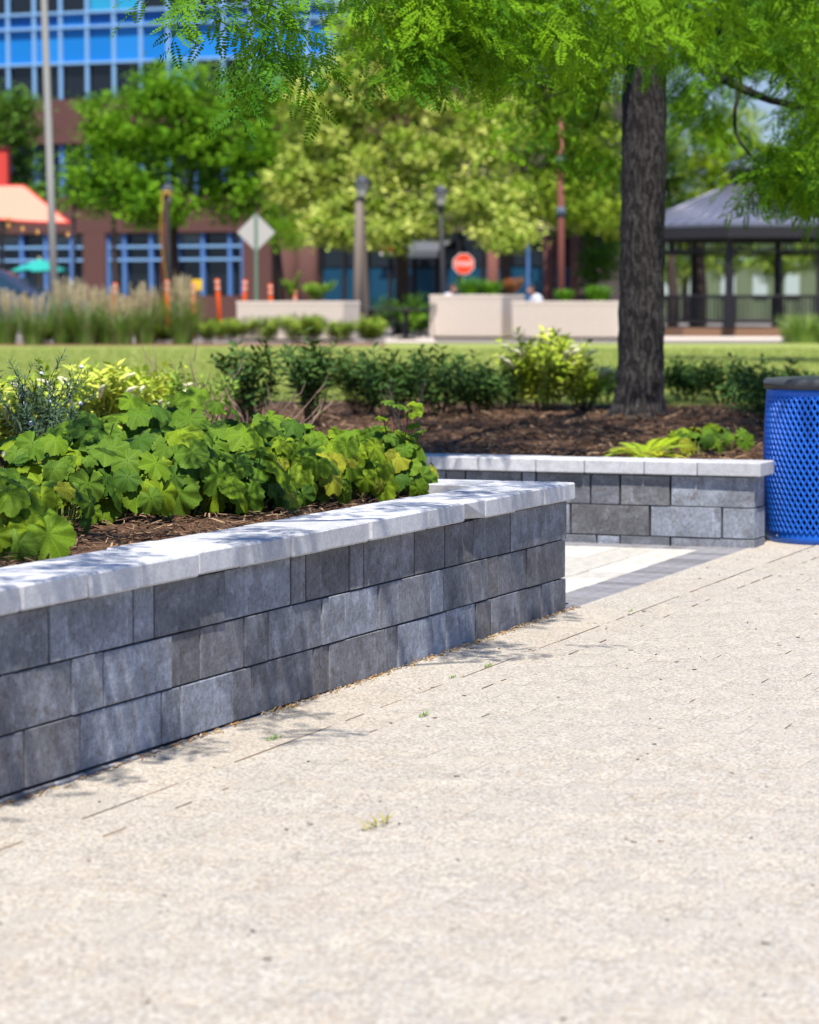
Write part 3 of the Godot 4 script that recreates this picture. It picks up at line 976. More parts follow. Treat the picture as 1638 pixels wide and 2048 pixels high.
	# thistly plant with small blue-white flower heads
	var th := thing("thistly_plant", "blue-green thistly plant with small white-blue flower heads", "plant", at(78, 11.0, 0.46))
	var xs := []
	var cs := []
	var st := start()
	st.set_smooth_group(0)
	var head := lathe_mesh([Vector2(0.0, -0.012), Vector2(0.011, -0.008), Vector2(0.013, 0.002), Vector2(0.008, 0.012), Vector2(0.0, 0.014)], 8)
	for i in 17:
		var a := TAU * i / 17.0 + rr(-0.3, 0.3)
		var e := Vector3(cos(a) * rr(0.06, 0.20), rr(0.26, 0.50), sin(a) * rr(0.06, 0.18))
		var m := Vector3(e.x * 0.4, e.y * 0.55, e.z * 0.4)
		tube(st, [Vector3(0, -0.02, 0), m, e], [0.005, 0.004, 0.002], 5, false)
		for j in 7:
			var k := rr(0.35, 1.0)
			var p := m.lerp(e, (k - 0.35) / 0.65)
			xs.append(Transform3D(look((e - m).normalized() + Vector3(rr(-0.6, 0.6), rr(-0.1, 0.3), rr(-0.6, 0.6)), Vector3(rr(-1, 1), 0.05, rr(-1, 1))).scaled_local(Vector3.ONE * rr(0.5, 0.85)), p))
			cs.append(Color(0.06, 0.12, 0.075).lerp(Color(0.10, 0.17, 0.10), rng.randf()))
		if i % 2 == 0: part("flower_head", head, mat("thistle_head", lin(0.55, 0.62, 0.78), 0.8), th, e + Vector3(0, 0.010, 0), Basis.from_scale(Vector3.ONE * rr(0.6, 1.0)))
	part("stems", done(st), leaf_mat("thistle_stem", lin(0.08, 0.13, 0.09), 0.1), th)
	many("foliage", sprigs["thistle"], foliage_mat(), xs, cs, th)
	# sapling with maple-like leaves by the planter's back corner
	var sp := thing("sapling", "small sapling with light green lobed leaves on red stems by the planter end", "plant", at(800, 12.2, 0.39))
	sp.position = st_to(0.9, 0.0, -1.15)
	sp.position = at(797, 10.98, 0.45)
	st = start()
	st.set_smooth_group(0)
	for i in 9:
		var a := TAU * i / 9.0
		var e := Vector3(cos(a) * rr(0.04, 0.10), rr(0.16, 0.37), sin(a) * 0.07)
		tube(st, [Vector3(0, -0.02, 0), e * 0.5 + Vector3(0, 0.03, 0), e], [0.005, 0.003, 0.002], 5, false)
		for j in 4:
			var p := e * (0.55 + 0.15 * j) + Vector3(rr(-0.04, 0.04), rr(-0.02, 0.05), rr(-0.04, 0.04))
			part("leaf", blades[j], blade_mats[[3, 1, 3, 4][j]], sp, p, look(Vector3(rr(-0.5, 0.5), 1, 0.5 + rr(-0.3, 0.3)), Vector3(cos(a), -0.3, sin(a))).scaled_local(Vector3.ONE * rr(0.030, 0.048)))
	part("stems", done(st), mat("red_stem", lin(0.22, 0.09, 0.06), 0.8), sp)
	# fern and low leafy plants along the cap of the bed wall
	var fern := thing("fern", "yellow-green fern just behind the pale wall caps", "fern", at(1292, 14.75, 0.375))
	for i in 26:
		var a := TAU * i / 26.0 + rr(-0.2, 0.2)
		var fl := rr(0.20, 0.33)
		var fs := start()
		fs.set_smooth_group(-1)
		var d := Vector3(cos(a) * rr(0.5, 1.15), 0.85, sin(a) * rr(0.5, 1.15))
		var p := Vector3.ZERO
		for j in 16:
			d = (d + Vector3(0, -0.075, 0)).normalized()
			p += d * fl / 16.0
			var sd := d.cross(Vector3.UP).normalized()
			var ll := 0.07 * sin(PI * (0.12 + 0.85 * j / 16.0))
			for k in [-1.0, 1.0]: add_leaf(fs, p, sd * k + d * 0.4, sd.cross(d) , ll, 0.017, 0.1)
		part("frond", done(fs), leaf_mat("fern%d" % (i % 3), [lin(0.30, 0.42, 0.02), lin(0.24, 0.36, 0.03), lin(0.40, 0.42, 0.03)][i % 3], 0.6), fern)
	for a in [[1390, 15.4, "low green leafy plant between the fern and the litter bin"], [1450, 15.7, "low green leafy plant close to the litter bin behind the caps"]]:
		var o = lobed_plant(at(a[0], a[1], 0.38), 0.13, 0.17, 22, a[2], 0.2, 0.05)
		o.set_meta("group", "low plants along the short wall")

func build_weeds():
	var k := 0
	var gm := leaf_mat("weed", Color.WHITE, 0.5)
	for a in [[757, 1662, 0.05, "yellowish grass weed growing alone in the open paving"], [978, 1337, 0.03, "small green weed in the joint by the leafy shadow near the corner"], [845, 1438, 0.03, "small green weed in the second joint from the wall"], [905, 1360, 0.022, "tiny green weed in the joint closest to the wall"], [548, 1485, 0.03, "green weed at the leafy shadow on the paving"], [1552, 1078, 0.09, "green weed between the short wall's end and the litter bin"], [1262, 1225, 0.022, "tiny green weed in the joint beside the paved nook"]]:
		var r := Vector3((a[0] - 819.0) / F, 0, 0)
		var d: float = (EYE + 0.01) * F / (a[1] - 613.0)
		for i in 3:
			var q := site.inverse() * (at(a[0], d, 0.0) - CORNER)
			d = (EYE - 0.009 * q.x) * F / (a[1] - 613.0)
		var p := at(a[0], d, 0.0)
		p.y = 0.009 * (site.inverse() * (p - CORNER)).x + 0.001
		var o := thing("weed", a[3], "weed", p, 0.0, "weeds in the paving joints")
		var st := start()
		st.set_smooth_group(-1)
		for i in 22:
			var an := rr(0, TAU)
			var f := site * Vector3(rr(-1, 1) * a[2] * 1.2, 0, rr(-0.004, 0.004))
			add_leaf(st, f, Vector3(cos(an), rr(0.3, 1.4), sin(an)), Vector3(-cos(an), 0.8, -sin(an)), a[2] * rr(0.4, 0.9), a[2] * 0.13, 0.2)
		part("leaves", done(st), leaf_mat("weed%d" % mini(k, 1), [lin(0.34, 0.30, 0.05), lin(0.13, 0.26, 0.04)][0 if k == 0 else 1], 0.5), o).set_meta("kind", "stuff")
		k += 1

# ---------------------------------------------------------------- trees
var twigs := []
func locust_foliage(called: String, spots: Array, parent: Node3D, c1: Color, c2: Color, size := 1.0):
	if twigs.is_empty():
		for k in 3: twigs.append(locust_mesh(40 + k))
	var xs := [[], [], []]
	var cs := [[], [], []]
	for i in spots.size():
		var k := i % 3
		var b := Basis(Vector3.UP, rr(0, TAU)) * Basis(Vector3.RIGHT, rr(-0.25, 0.75)) * Basis(Vector3.BACK, rr(-0.5, 0.5))
		xs[k].append(Transform3D(b.scaled_local(Vector3.ONE * rr(0.65, 1.05) * size), spots[i]))
		cs[k].append(c1.lerp(c2, rng.randf()))
	for k in 3:
		if xs[k].size() > 0: many(called, twigs[k], leaf_mat("locust", Color.WHITE, 0.7, 0.6), xs[k], cs[k], parent)

func limb(tree: Node3D, pts: Array, r0: float, r1: float, called := "limb"):
	var q := []
	var rad := []
	var c := Curve3D.new()
	for i in pts.size():
		var tan: Vector3 = (pts[min(i + 1, pts.size() - 1)] - pts[max(i - 1, 0)]) * 0.18
		c.add_point(pts[i], -tan, tan)
	var n := pts.size() * 4
	for i in n + 1:
		var k := float(i) / n
		q.append(c.sample_baked(k * c.get_baked_length(), true) + Vector3(rr(-1, 1), rr(-1, 1), rr(-1, 1)) * lerpf(r0, r1, k) * 0.25)
		rad.append(lerpf(r0, r1, k))
	part(called, tube_mesh(q, rad, 8, 0.05, 1.2), mats["bark"], tree)

func build_main_tree():
	var d := 20.1
	var foot := at(1281, d, 0.38)
	var t := thing("locust_tree", "tall tree with dark furrowed bark growing in the mulch bed", "tree", foot)
	var pts := []
	var rad := []
	for a in [[1276, 850, 78], [1277, 832, 62], [1279, 812, 53], [1280, 780, 48.5], [1281, 730, 46.5], [1282, 660, 46], [1283, 590, 45], [1285, 500, 44.5], [1286, 400, 44], [1288, 300, 44.5], [1289, 200, 44], [1291, 100, 43], [1292, 0, 44], [1293, -120, 42], [1296, -250, 38], [1300, -400, 34]]:
		pts.append(at(a[0], d, hgt(a[1], d)) - foot)
		rad.append(a[2] * d / F)
	var st := start()
	st.set_smooth_group(0)
	var fine := []
	var fr := []
	for i in pts.size() - 1:
		for k in 4:
			fine.append(pts[i].lerp(pts[i + 1], k / 4.0) + Vector3(rr(-1, 1), 0, rr(-1, 1)) * 0.003)
			fr.append(lerpf(rad[i], rad[i + 1], k / 4.0) * rr(0.985, 1.015))
	tube(st, fine, fr, 28, true, 0.025, 0.9)
	part("trunk", done(st), mats["bark"], t)
	var P := func(px, py, dd): return at(px, dd, hgt(py, dd)) - foot
	limb(t, [P.call(1270, 60, 20.0), P.call(1235, 128, 19.6), P.call(1195, 160, 19.2), P.call(1130, 182, 18.8), P.call(1070, 206, 18.4)], 0.035, 0.010)
	limb(t, [P.call(1235, 128, 19.6), P.call(1205, 190, 19.4), P.call(1190, 245, 19.2)], 0.014, 0.006)
	limb(t, [P.call(1180, 168, 19.1), P.call(1120, 180, 18.0), P.call(1080, 172, 17.5)], 0.012, 0.005)
	limb(t, [P.call(1310, 40, 20.1), P.call(1380, 110, 19.6), P.call(1460, 165, 19.0), P.call(1560, 205, 18.6), P.call(1660, 220, 18.2)], 0.05, 0.018)
	limb(t, [P.call(1310, -20, 20.1), P.call(1400, 40, 19.8), P.call(1500, 100, 19.2), P.call(1660, 170, 18.6)], 0.045, 0.018)
	limb(t, [P.call(1440, 60, 19.5), P.call(1480, 140, 19.3), P.call(1470, 260, 19.0), P.call(1520, 330, 18.8)], 0.02, 0.008)
	for i in 11:
		var a := TAU * i / 11.0
		var s: Vector3 = P.call(1292, -60 - 28 * i, d)
		var e := s + Vector3(cos(a) * rr(3.0, 5.2), rr(0.8, 2.4), sin(a) * rr(3.0, 5.2))
		limb(t, [s, s.lerp(e, 0.35) + Vector3(0, 0.5, 0), s.lerp(e, 0.7) + Vector3(0, 0.3, 0), e], 0.085, 0.02)
	limb(t, [P.call(1285, -120, d), P.call(1150, -220, 18.0), P.call(1000, -200, 16.0), P.call(860, -120, 14.2), P.call(760, -40, 13.4)], 0.08, 0.012)
	var spots := []
	# column range, row range, depth range, count
	for a in [[770, 1000, -80, 30, 13.0, 15.5, 90], [860, 1250, -70, 85, 13.5, 18.0, 190], [830, 960, 10, 95, 13.0, 14.5, 40], [760, 850, 50, 105, 13.0, 14.0, 12], [960, 1240, 50, 160, 16.5, 21.0, 60], [1080, 1240, 150, 330, 20.5, 24.5, 40], [930, 1080, 190, 300, 21.0, 24.5, 10], [1110, 1180, 240, 330, 20.0, 21.0, 6], [1225, 1345, -70, 40, 15.0, 18.5, 36], [1340, 1680, -80, 110, 15.0, 24.0, 200], [1340, 1480, 100, 280, 21.0, 25.0, 46], [1600, 1680, 100, 300, 16.0, 22.0, 60], [1530, 1680, 290, 360, 16.5, 20.0, 90], [1535, 1580, 330, 370, 17.5, 19.5, 14]]:
		for i in int(a[6] * 1.45):
			var px := rr(a[0], a[1])
			var py := rr(a[2], a[3])
			if Vector2((px - 1538) / 62.0, (py - 215) / 62.0).length() < 1.0: continue
			if Vector2((px - 1420) / 34.0, (py - 30) / 28.0).length() < 1.0: continue
			var dd := rr(a[4], a[5])
			spots.append(P.call(px, py, dd))
	for i in 1100:
		var dd := rr(12.6, 25.0)
		var x := rr(-3.0, 5.8)
		var top := hgt(-90, dd)
		var y := maxf(top + rr(0.0, 0.3), rr(3.0, 6.2))
		if Vector2(x - 1.7, (dd - 19.5) * 0.85).length() > 5.6: continue
		spots.append(Vector3(x, y, -dd) - foot)
	# the bright shrub beside the trunk stands in a gap of sun
	var ray := Vector3(0.018, 0.899, 0.438)
	spots = spots.filter(func(v):
		var w: Vector3 = v + foot
		var land := w - ray * (w.y - 0.65) / 0.899
		return Vector2(land.x - 1.05, land.z + 21.0).length() > 0.75)
	locust_foliage("leaf_sprays", spots, t, Color(0.035, 0.125, 0.005), Color(0.165, 0.33, 0.008))

func build_near_tree():
	var foot := Vector3(-3.4, 0.42, -8.6)
	var t := thing("locust_tree", "neighbouring tree whose leafy branch tips hang over the lobed-leaf plants", "tree", foot)
	var pts := []
	for i in 12: pts.append(Vector3(0.05 * sin(i), -0.05 + i * 0.36, 0.03 * i))
	part("trunk", tube_mesh(pts, [0.19, 0.16, 0.145, 0.14, 0.135, 0.13, 0.13, 0.125, 0.12, 0.11, 0.10, 0.09], 20, 0.03, 0.9), mats["bark"], t)
	limb(t, [Vector3(0, 2.7, 0), Vector3(1.0, 3.3, 0.3), Vector3(2.2, 3.2, 0.0), Vector3(3.0, 2.35, -0.35), Vector3(3.2, 2.0, -0.45)], 0.06, 0.007)
	limb(t, [Vector3(0, 3.1, 0.1), Vector3(1.2, 4.0, 1.2), Vector3(2.8, 4.2, 1.6), Vector3(3.7, 4.1, 1.3)], 0.07, 0.012)
	limb(t, [Vector3(0, 3.0, 0.1), Vector3(1.0, 3.8, -0.6), Vector3(2.6, 4.0, -1.2), Vector3(4.0, 3.8, -1.0)], 0.06, 0.012)
	limb(t, [Vector3(0, 3.4, 0.2), Vector3(-1.4, 4.4, 0.8), Vector3(-2.8, 4.8, 1.2)], 0.06, 0.02)
	var spots := []
	for a in [[370, 460, -70, -10, 7], [410, 470, 0, 35, 3], [470, 590, -40, 60, 11], [510, 590, 50, 120, 7], [620, 720, -70, 0, 6]]:
		for i in a[4]:
			var dd := rr(8.9, 9.8)
			spots.append(at(rr(a[0], a[1]), dd, hgt(rr(a[2], a[3]), dd)) - foot)
	# foliage overhead, whose shade falls along the wall cap and the plants
	var shade := FastNoiseLite.new()
	shade.seed = 12
	shade.frequency = 0.9
	var ray := Vector3(0.018, 0.899, 0.438)
	var made := 0
	while made < 330:
		var ss := rr(-5.2, 0.15)
		var tt := rr(-1.9, 0.10)
		if ss > -2.4 and tt < -0.3 and rng.randf() < 0.8: continue
		var p := st_to(ss, 0.5, tt)
		if shade.get_noise_2d(p.x * 1.4, p.z * 1.4) < 0.0: continue
		var h := rr(2.5, 3.5)
		spots.append(p + ray * (h - 0.5) / 0.899 - foot)
		made += 1
	for a in [[540, 1468], [590, 1476], [640, 1462], [1070, 1300], [1110, 1304], [1130, 1290], [985, 1295]]:
		var dd: float = 1.2 * F / (a[1] - 613.0)
		var p := at(a[0], dd, 0.0)
		spots.append(p + ray * 2.9 / 0.899 - foot)
	for i in 240:
		spots.append(Vector3(rr(-3.5, 1.2), rr(3.2, 6.0), rr(-2.5, 3.0)))
	locust_foliage("leaf_sprays", spots, t, Color(0.04, 0.14, 0.008), Color(0.11, 0.27, 0.010), 0.85)

var clumps := {}
func far_tree(called: String, label: String, foot: Vector3, trunk_top: Vector3, r: float, blobs: Array, kind: String, c1: Color, c2: Color, trunk_mat: Material, group := ""):
	# blobs: centre column, row, depth, half width and height in metres, half depth, number of clumps
	var t := thing(called, label, "tree", foot, 0.0, group)
	var top := trunk_top - foot
	part("trunk", tube_mesh([Vector3(0, -0.1, 0), top * 0.3 + Vector3(0.05, 0, 0), top * 0.65 - Vector3(0.04, 0, 0), top], [r * 1.2, r, r * 0.85, r * 0.6], 10, 0.05, 0.5), trunk_mat, t)
	var xs := []
	var cs := []
	for b in blobs:
		var c: Vector3 = at(b[0], b[2], hgt(b[1], b[2])) - foot
		part("limb", tube_mesh([top * 0.8, top * 0.5 + c * 0.5 + Vector3(0, 0.2, 0), c], [r * 0.5, r * 0.35, r * 0.12], 7), trunk_mat, t)
		for i in int(b[6] * 1.4):
			var v := Vector3(rng.randfn(), rng.randfn(), rng.randfn()).normalized() * pow(rng.randf(), 0.45)
			xs.append(Transform3D(Basis(Vector3.UP, rr(0, TAU)).scaled_local(Vector3.ONE * rr(0.7, 1.25)), c + Vector3(v.x * b[3], v.y * b[4], v.z * b[5])))
			cs.append(c1.lerp(c2, rng.randf()))
	many("crown", clumps[kind], leaf_mat("far_leaf", Color.WHITE, 0.7, 0.5), xs, cs, t)
	return t

func build_far_trees():
	clumps["broad"] = clump_mesh(5, 34, 0.17, 0.42, 0.62)
	clumps["small"] = clump_mesh(7, 40, 0.075, 0.26, 0.5)
	clumps["fine"] = clump_mesh(6, 46, 0.12, 0.40, 0.5)
	var tb := mat("far_bark", lin(0.055, 0.04, 0.035), 0.95)
	var pale := mat("plane_bark", lin(0.22, 0.19, 0.13), 0.95)
	var g := 0.4
	far_tree("street_tree", "round green street tree in front of the blue-glazed building", at(350, 86, g), at(350, 86, hgt(400, 86)), 0.17, [[345, 250, 86, 1.9, 1.5, 1.6, 120], [250, 330, 85.5, 1.6, 1.3, 1.4, 90], [430, 300, 86, 1.7, 1.3, 1.4, 95], [340, 180, 86.5, 1.5, 0.9, 1.2, 70], [480, 390, 86, 1.2, 0.9, 1.2, 60], [210, 240, 86, 1.0, 0.9, 1.0, 34], [300, 410, 85, 1.5, 0.7, 1.2, 60], [180, 380, 85, 0.9, 0.9, 0.9, 30], [530, 300, 86.5, 0.9, 1.0, 1.0, 34]], "broad", Color(0.085, 0.23, 0.012), Color(0.20, 0.40, 0.02), tb)
	far_tree("street_tree", "green tree partly outside the view beside the grey light pole", at(-40, 92, g), at(-30, 92, hgt(420, 92)), 0.17, [[0, 250, 92, 1.5, 1.4, 1.3, 90], [-80, 300, 92, 1.7, 1.8, 1.5, 80], [40, 340, 92, 0.9, 1.0, 0.9, 30], [-20, 410, 92, 1.4, 0.9, 1.2, 40], [85, 395, 91, 0.7, 0.6, 0.7, 16]], "broad", Color(0.06, 0.15, 0.025), Color(0.13, 0.26, 0.035), tb)
	far_tree("street_tree", "bright fine-leaved tree between the round green tree and the blossoming one", at(560, 98, g), at(545, 98, hgt(350, 98)), 0.18, [[520, 190, 98, 1.8, 1.0, 1.4, 110], [590, 240, 98, 1.8, 1.3, 1.4, 110], [470, 220, 98, 1.2, 1.0, 1.2, 60], [560, 330, 98, 1.8, 1.0, 1.3, 80], [600, 420, 93, 1.3, 0.8, 1.2, 70], [575, 470, 90, 0.7, 0.5, 0.8, 24]], "fine", Color(0.10, 0.24, 0.01), Color(0.20, 0.38, 0.015), tb)
	far_tree("blossoming_tree", "pale yellow-green blossoming tree with grey twigs over the patio table", at(803, 80, g), at(800, 80, hgt(300, 80)), 0.20, [[740, 180, 80, 1.9, 1.3, 1.5, 120], [860, 200, 80, 1.8, 1.4, 1.5, 90], [660, 320, 79.5, 1.4, 1.2, 1.2, 90], [800, 330, 79, 1.7, 1.1, 1.3, 70], [920, 330, 79.5, 1.5, 1.2, 1.2, 80], [700, 410, 79, 1.3, 0.8, 1.1, 70], [960, 420, 79, 1.3, 0.9, 1.1, 70], [840, 430, 78.5, 1.3, 0.7, 1.1, 34], [640, 230, 80, 1.2, 1.2, 1.2, 80], [760, 60, 80.5, 1.7, 1.1, 1.3, 90], [890, 90, 80.5, 1.5, 1.1, 1.3, 70], [1000, 260, 80, 1.2, 1.1, 1.1, 46], [590, 370, 79, 0.8, 0.8, 0.8, 40], [760, 470, 78, 1.3, 0.45, 1.0, 34], [660, 455, 78, 0.8, 0.5, 0.8, 34], [1010, 470, 78, 0.8, 0.5, 0.8, 30]], "broad", Color(0.21, 0.36, 0.03), Color(0.62, 0.66, 0.19), tb)
	# bare grey twigs inside the blossoming tree
	far_tree("street_tree", "yellow-green tree standing between the stop sign and the big trunk", at(1010, 94, g), at(1010, 94, hgt(380, 94)), 0.2, [[1060, 260, 94, 2.0, 1.6, 1.6, 100], [1180, 300, 94, 1.8, 1.6, 1.5, 90], [1080, 400, 93, 1.8, 1.0, 1.4, 80], [1180, 430, 93, 1.4, 0.8, 1.2, 50], [1130, 170, 94, 2.2, 1.4, 1.6, 90]], "broad", Color(0.14, 0.28, 0.02), Color(0.34, 0.44, 0.05), tb)
	far_tree("street_tree", "dark green tree whose low boughs hang over the red-brown columns", at(1180, 99, g), at(1185, 99, hgt(380, 99)), 0.22, [[1190, 400, 98, 1.6, 1.2, 1.4, 80], [1220, 470, 97.5, 1.0, 0.9, 1.0, 40], [1205, 530, 95, 0.8, 0.7, 0.8, 30], [1150, 330, 99, 1.8, 1.4, 1.5, 70]], "broad", Color(0.035, 0.10, 0.015), Color(0.09, 0.20, 0.02), tb)
	far_tree("street_tree", "bright yellow-green tree rising behind the gazebo roof", at(1400, 112, g), at(1400, 112, hgt(420, 112)), 0.24, [[1380, 320, 112, 2.2, 2.0, 1.8, 120], [1450, 380, 112, 2.2, 1.6, 1.6, 110], [1370, 440, 111, 1.6, 1.2, 1.4, 60], [1460, 280, 113, 1.8, 1.4, 1.4, 60], [1530, 350, 113, 2.0, 1.3, 1.5, 80]], "broad", Color(0.17, 0.33, 0.012), Color(0.36, 0.46, 0.02), tb)
	far_tree("street_tree", "dark tree showing between the trunk and the gazebo eave", at(1345, 104, g), at(1345, 104, hgt(480, 104)), 0.2, [[1345, 420, 104, 0.7, 1.2, 0.8, 34], [1330, 330, 104, 1.0, 1.6, 0.9, 40]], "broad", Color(0.03, 0.08, 0.012), Color(0.07, 0.15, 0.02), tb)
	far_tree("shade_tree", "dark leafy tree closing the view above the gazebo", at(1760, 40, g), at(1745, 40, hgt(100, 40)), 0.2, [[1400, 70, 42, 0.55, 0.45, 1.0, 60], [1370, 190, 43, 0.35, 0.5, 0.8, 34], [1490, 40, 41, 0.5, 0.45, 1.0, 60], [1600, 60, 41, 0.7, 0.5, 1.0, 80], [1650, 180, 40, 0.45, 0.6, 0.9, 60], [1650, 310, 40, 0.5, 0.45, 0.9, 60], [1590, 330, 40.5, 0.3, 0.25, 0.8, 30], [1460, 130, 42, 0.22, 0.3, 0.7, 16], [1560, 110, 41, 0.4, 0.2, 0.8, 30]], "small", Color(0.03, 0.10, 0.008), Color(0.08, 0.20, 0.012), tb)
	var k := 0
	for a in [[1370, 150, 520, "pale green tree seen through the gazebo beside its first post"], [1460, 155, 505, "pale green tree seen through the middle of the gazebo"], [1560, 150, 510, "pale green tree seen through the gazebo near its far post"], [1650, 145, 500, "light green tree seen past the gazebo's outer side"]]:
		far_tree("distant_tree", a[3], at(a[0], a[1], 0.4), at(a[0], a[1], hgt(560, a[1])), 0.2, [[a[0], a[2], a[1], 1.7, 1.1, 1.4, 70], [a[0] + 30, a[2] - 30, a[1], 1.5, 1.0, 1.3, 50], [a[0] - 30, a[2] + 20, a[1], 1.3, 0.9, 1.2, 40]], "broad", Color(0.14, 0.27, 0.03), Color(0.32, 0.42, 0.09), tb, "trees seen through the gazebo")
		k += 1
	far_tree("plane_tree", "mottled pale trunk standing behind the patio table bushes", at(806, 84, g), at(803, 84, hgt(470, 84)), 0.22, [[805, 455, 84, 1.0, 0.5, 0.8, 16]], "broad", Color(0.16, 0.24, 0.05), Color(0.3, 0.36, 0.1), pale)
	far_tree("street_tree", "thin dark trunk in front of the ground-floor windows by the brick pier", at(229, 96, g), at(229, 96, hgt(380, 96)), 0.10, [[235, 370, 96, 1.0, 0.9, 0.9, 34]], "broad", Color(0.06, 0.15, 0.02), Color(0.13, 0.26, 0.03), tb)

# ---------------------------------------------------------------- background: building, gazebo, street things
const BD := 108.0
var bx0 := (250.0 - 819.0) / F * 108.0
func fx(px: float) -> float:                      # distance along the building front seen in column px
	var k := (px - 819.0) / F
	return (k * BD - bx0) / (CA + k * SA)

func build_building():
	var o := thing("office_building", "brick office building with bright blue glass bands and blue window frames", "building", Vector3(bx0, 0.4, -BD))
	o.basis = Basis(Vector3(CA, 0, SA), Vector3.UP, Vector3(-SA, 0, CA))
	var brick := mat("brick", Color(1, 1, 1), 0.95, texs["brick"], Vector3.ONE * 0.7, true)
	var dark := mat("dark_glass", lin(0.010, 0.014, 0.02), 0.08)
	dark.metallic_specular = 0.5
	var blue := mat("blue_panel", lin(0.012, 0.20, 0.60), 0.25)
	var blue2 := mat("blue_panel_deep", lin(0.010, 0.12, 0.42), 0.25)
	var blue3 := mat("blue_panel_reflect", lin(0.02, 0.235, 0.66), 0.2)
	var cyan := mat("cyan_glass", lin(0.03, 0.33, 0.55), 0.2)
	var frame := mat("blue_frame", lin(0.10, 0.22, 0.52), 0.5)
	var pale_frame := mat("pale_frame", lin(0.22, 0.42, 0.70), 0.5)
	var shade := mat("blind", lin(0.16, 0.19, 0.19), 0.8)
	var H := func(py): return hgt(py, BD) - 0.4
	var B := func(called, x0, x1, y0, y1, z0, z1, m, ch = 0.01):
		return part(called, box_mesh(Vector3(absf(x1 - x0), absf(y1 - y0), absf(z1 - z0)), ch), m, o, Vector3((x0 + x1) / 2, (y0 + y1) / 2, (z0 + z1) / 2))
	var xl := fx(-260)
	var xr := fx(760)
	var mod := fx(287.0) - fx(233.5)
	# solid mass behind everything
	B.call("wall", xl, fx(632), -0.2, H.call(200), -5.0, -0.6, brick)
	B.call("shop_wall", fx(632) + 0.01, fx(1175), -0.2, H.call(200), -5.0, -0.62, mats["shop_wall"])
	B.call("upper_wall", xl, xr, H.call(200) + 0.01, 24.0, -14.0, -0.35, dark)
	# brick bands
	B.call("brick_band", xl, fx(632), H.call(466), H.call(392), -0.6, 0.12, brick)
	B.call("brick_band", xl, fx(1175), H.call(285), H.call(196), -0.6, 0.12, brick)
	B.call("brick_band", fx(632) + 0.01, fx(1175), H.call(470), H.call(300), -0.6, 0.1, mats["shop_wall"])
	for p in [[172, 216], [490, 546], [-60, -20]]:
		B.call("brick_pier", fx(p[0]), fx(p[1]), -0.2, H.call(466) - 0.005, -0.6, 0.16, brick)
	for p in [[553, 590], [594, 632]]:
		part("brick_column", lathe_mesh([Vector2(0, -0.2), Vector2(0.40, -0.2), Vector2(0.40, H.call(467)), Vector2(0, H.call(467))], 20), brick, o, Vector3((fx(p[0]) + fx(p[1])) / 2, 0, -0.1))
	# ground-floor windows: panes between frames
	for run in [[-20, 172, [-8, 45, 93, 145]], [216, 490, [218, 250, 303, 355, 406, 460, 486]]]:
		var cols: Array = [run[0]] + run[2] + [run[1]]
		B.call("sill", fx(run[0]) + 0.01, fx(run[1]) - 0.01, -0.2, H.call(592), -0.6, 0.06, brick)
		for i in cols.size() - 1:
			if fx(cols[i + 1]) - fx(cols[i]) < 0.15: continue
			B.call("window_pane", fx(cols[i]) + 0.02, fx(cols[i + 1]) - 0.02, H.call(590), H.call(521), -0.3, -0.25, dark)
			B.call("window_pane", fx(cols[i]) + 0.02, fx(cols[i + 1]) - 0.02, H.call(519), H.call(495), -0.3, -0.25, dark)
			B.call("window_blind", fx(cols[i]) + 0.02, fx(cols[i + 1]) - 0.02, H.call(493), H.call(468), -0.3, -0.25, shade if i % 3 != 2 else dark)
		for c in run[2]: B.call("mullion", fx(c) - 0.065, fx(c) + 0.065, H.call(592), H.call(467), -0.24, 0.0, frame)
		for y in [520, 494]: B.call("transom", fx(run[0]) + 0.01, fx(run[1]) - 0.01, H.call(y) - 0.045, H.call(y) + 0.045, -0.23, -0.02, pale_frame)
	# second-storey windows
	var x := fx(22.0) - mod * 6
	while x < fx(632):
		B.call("window_pane", x + 0.08, x + mod - 0.08, H.call(388), H.call(288), -0.4, -0.35, dark)
		B.call("mullion", x - 0.08, x + 0.08, H.call(391), H.call(286), -0.34, -0.05, frame)
		x += mod
	# upper curtain wall
	x = fx(22.0) - mod * 6
	var k := 0
	while x < xr - mod * 0.5:
		B.call("window_pane", x + 0.07, x + mod - 0.07, H.call(194), H.call(126), -0.3, -0.2, cyan if k in [12, 15, 17] else dark)
		B.call("blue_panel", x + 0.04, x + mod - 0.04, H.call(120), H.call(53), -0.3, -0.16, [blue, blue3, blue][(k * 7) % 3])  # tint changes between panels paint varied reflections into the blue glass
		B.call("blue_panel", x + 0.04, x + mod - 0.04, H.call(48), H.call(24), -0.3, -0.16, blue2 if k % 4 else blue)
		B.call("window_pane", x + 0.07, x + mod - 0.07, H.call(18), H.call(-70), -0.3, -0.2, cyan if k in [9, 10] else dark)
		B.call("blue_panel", x + 0.04, x + mod - 0.04, H.call(-74), H.call(-180), -0.3, -0.16, blue)
		B.call("mullion", x - 0.07, x + 0.07, H.call(195), H.call(-180), -0.15, -0.02, pale_frame)
		x += mod
		k += 1
	for y in [123, 50.5, 21, -72]: B.call("transom", xl, xr, H.call(y) - 0.05, H.call(y) + 0.05, -0.14, 0.0, pale_frame)
	# shopfronts to the right: dark recess, teal glass, awnings
	var teal := mat("teal_glass", lin(0.01, 0.06, 0.12), 0.1)
	var c2 := 640.0
	k = 0
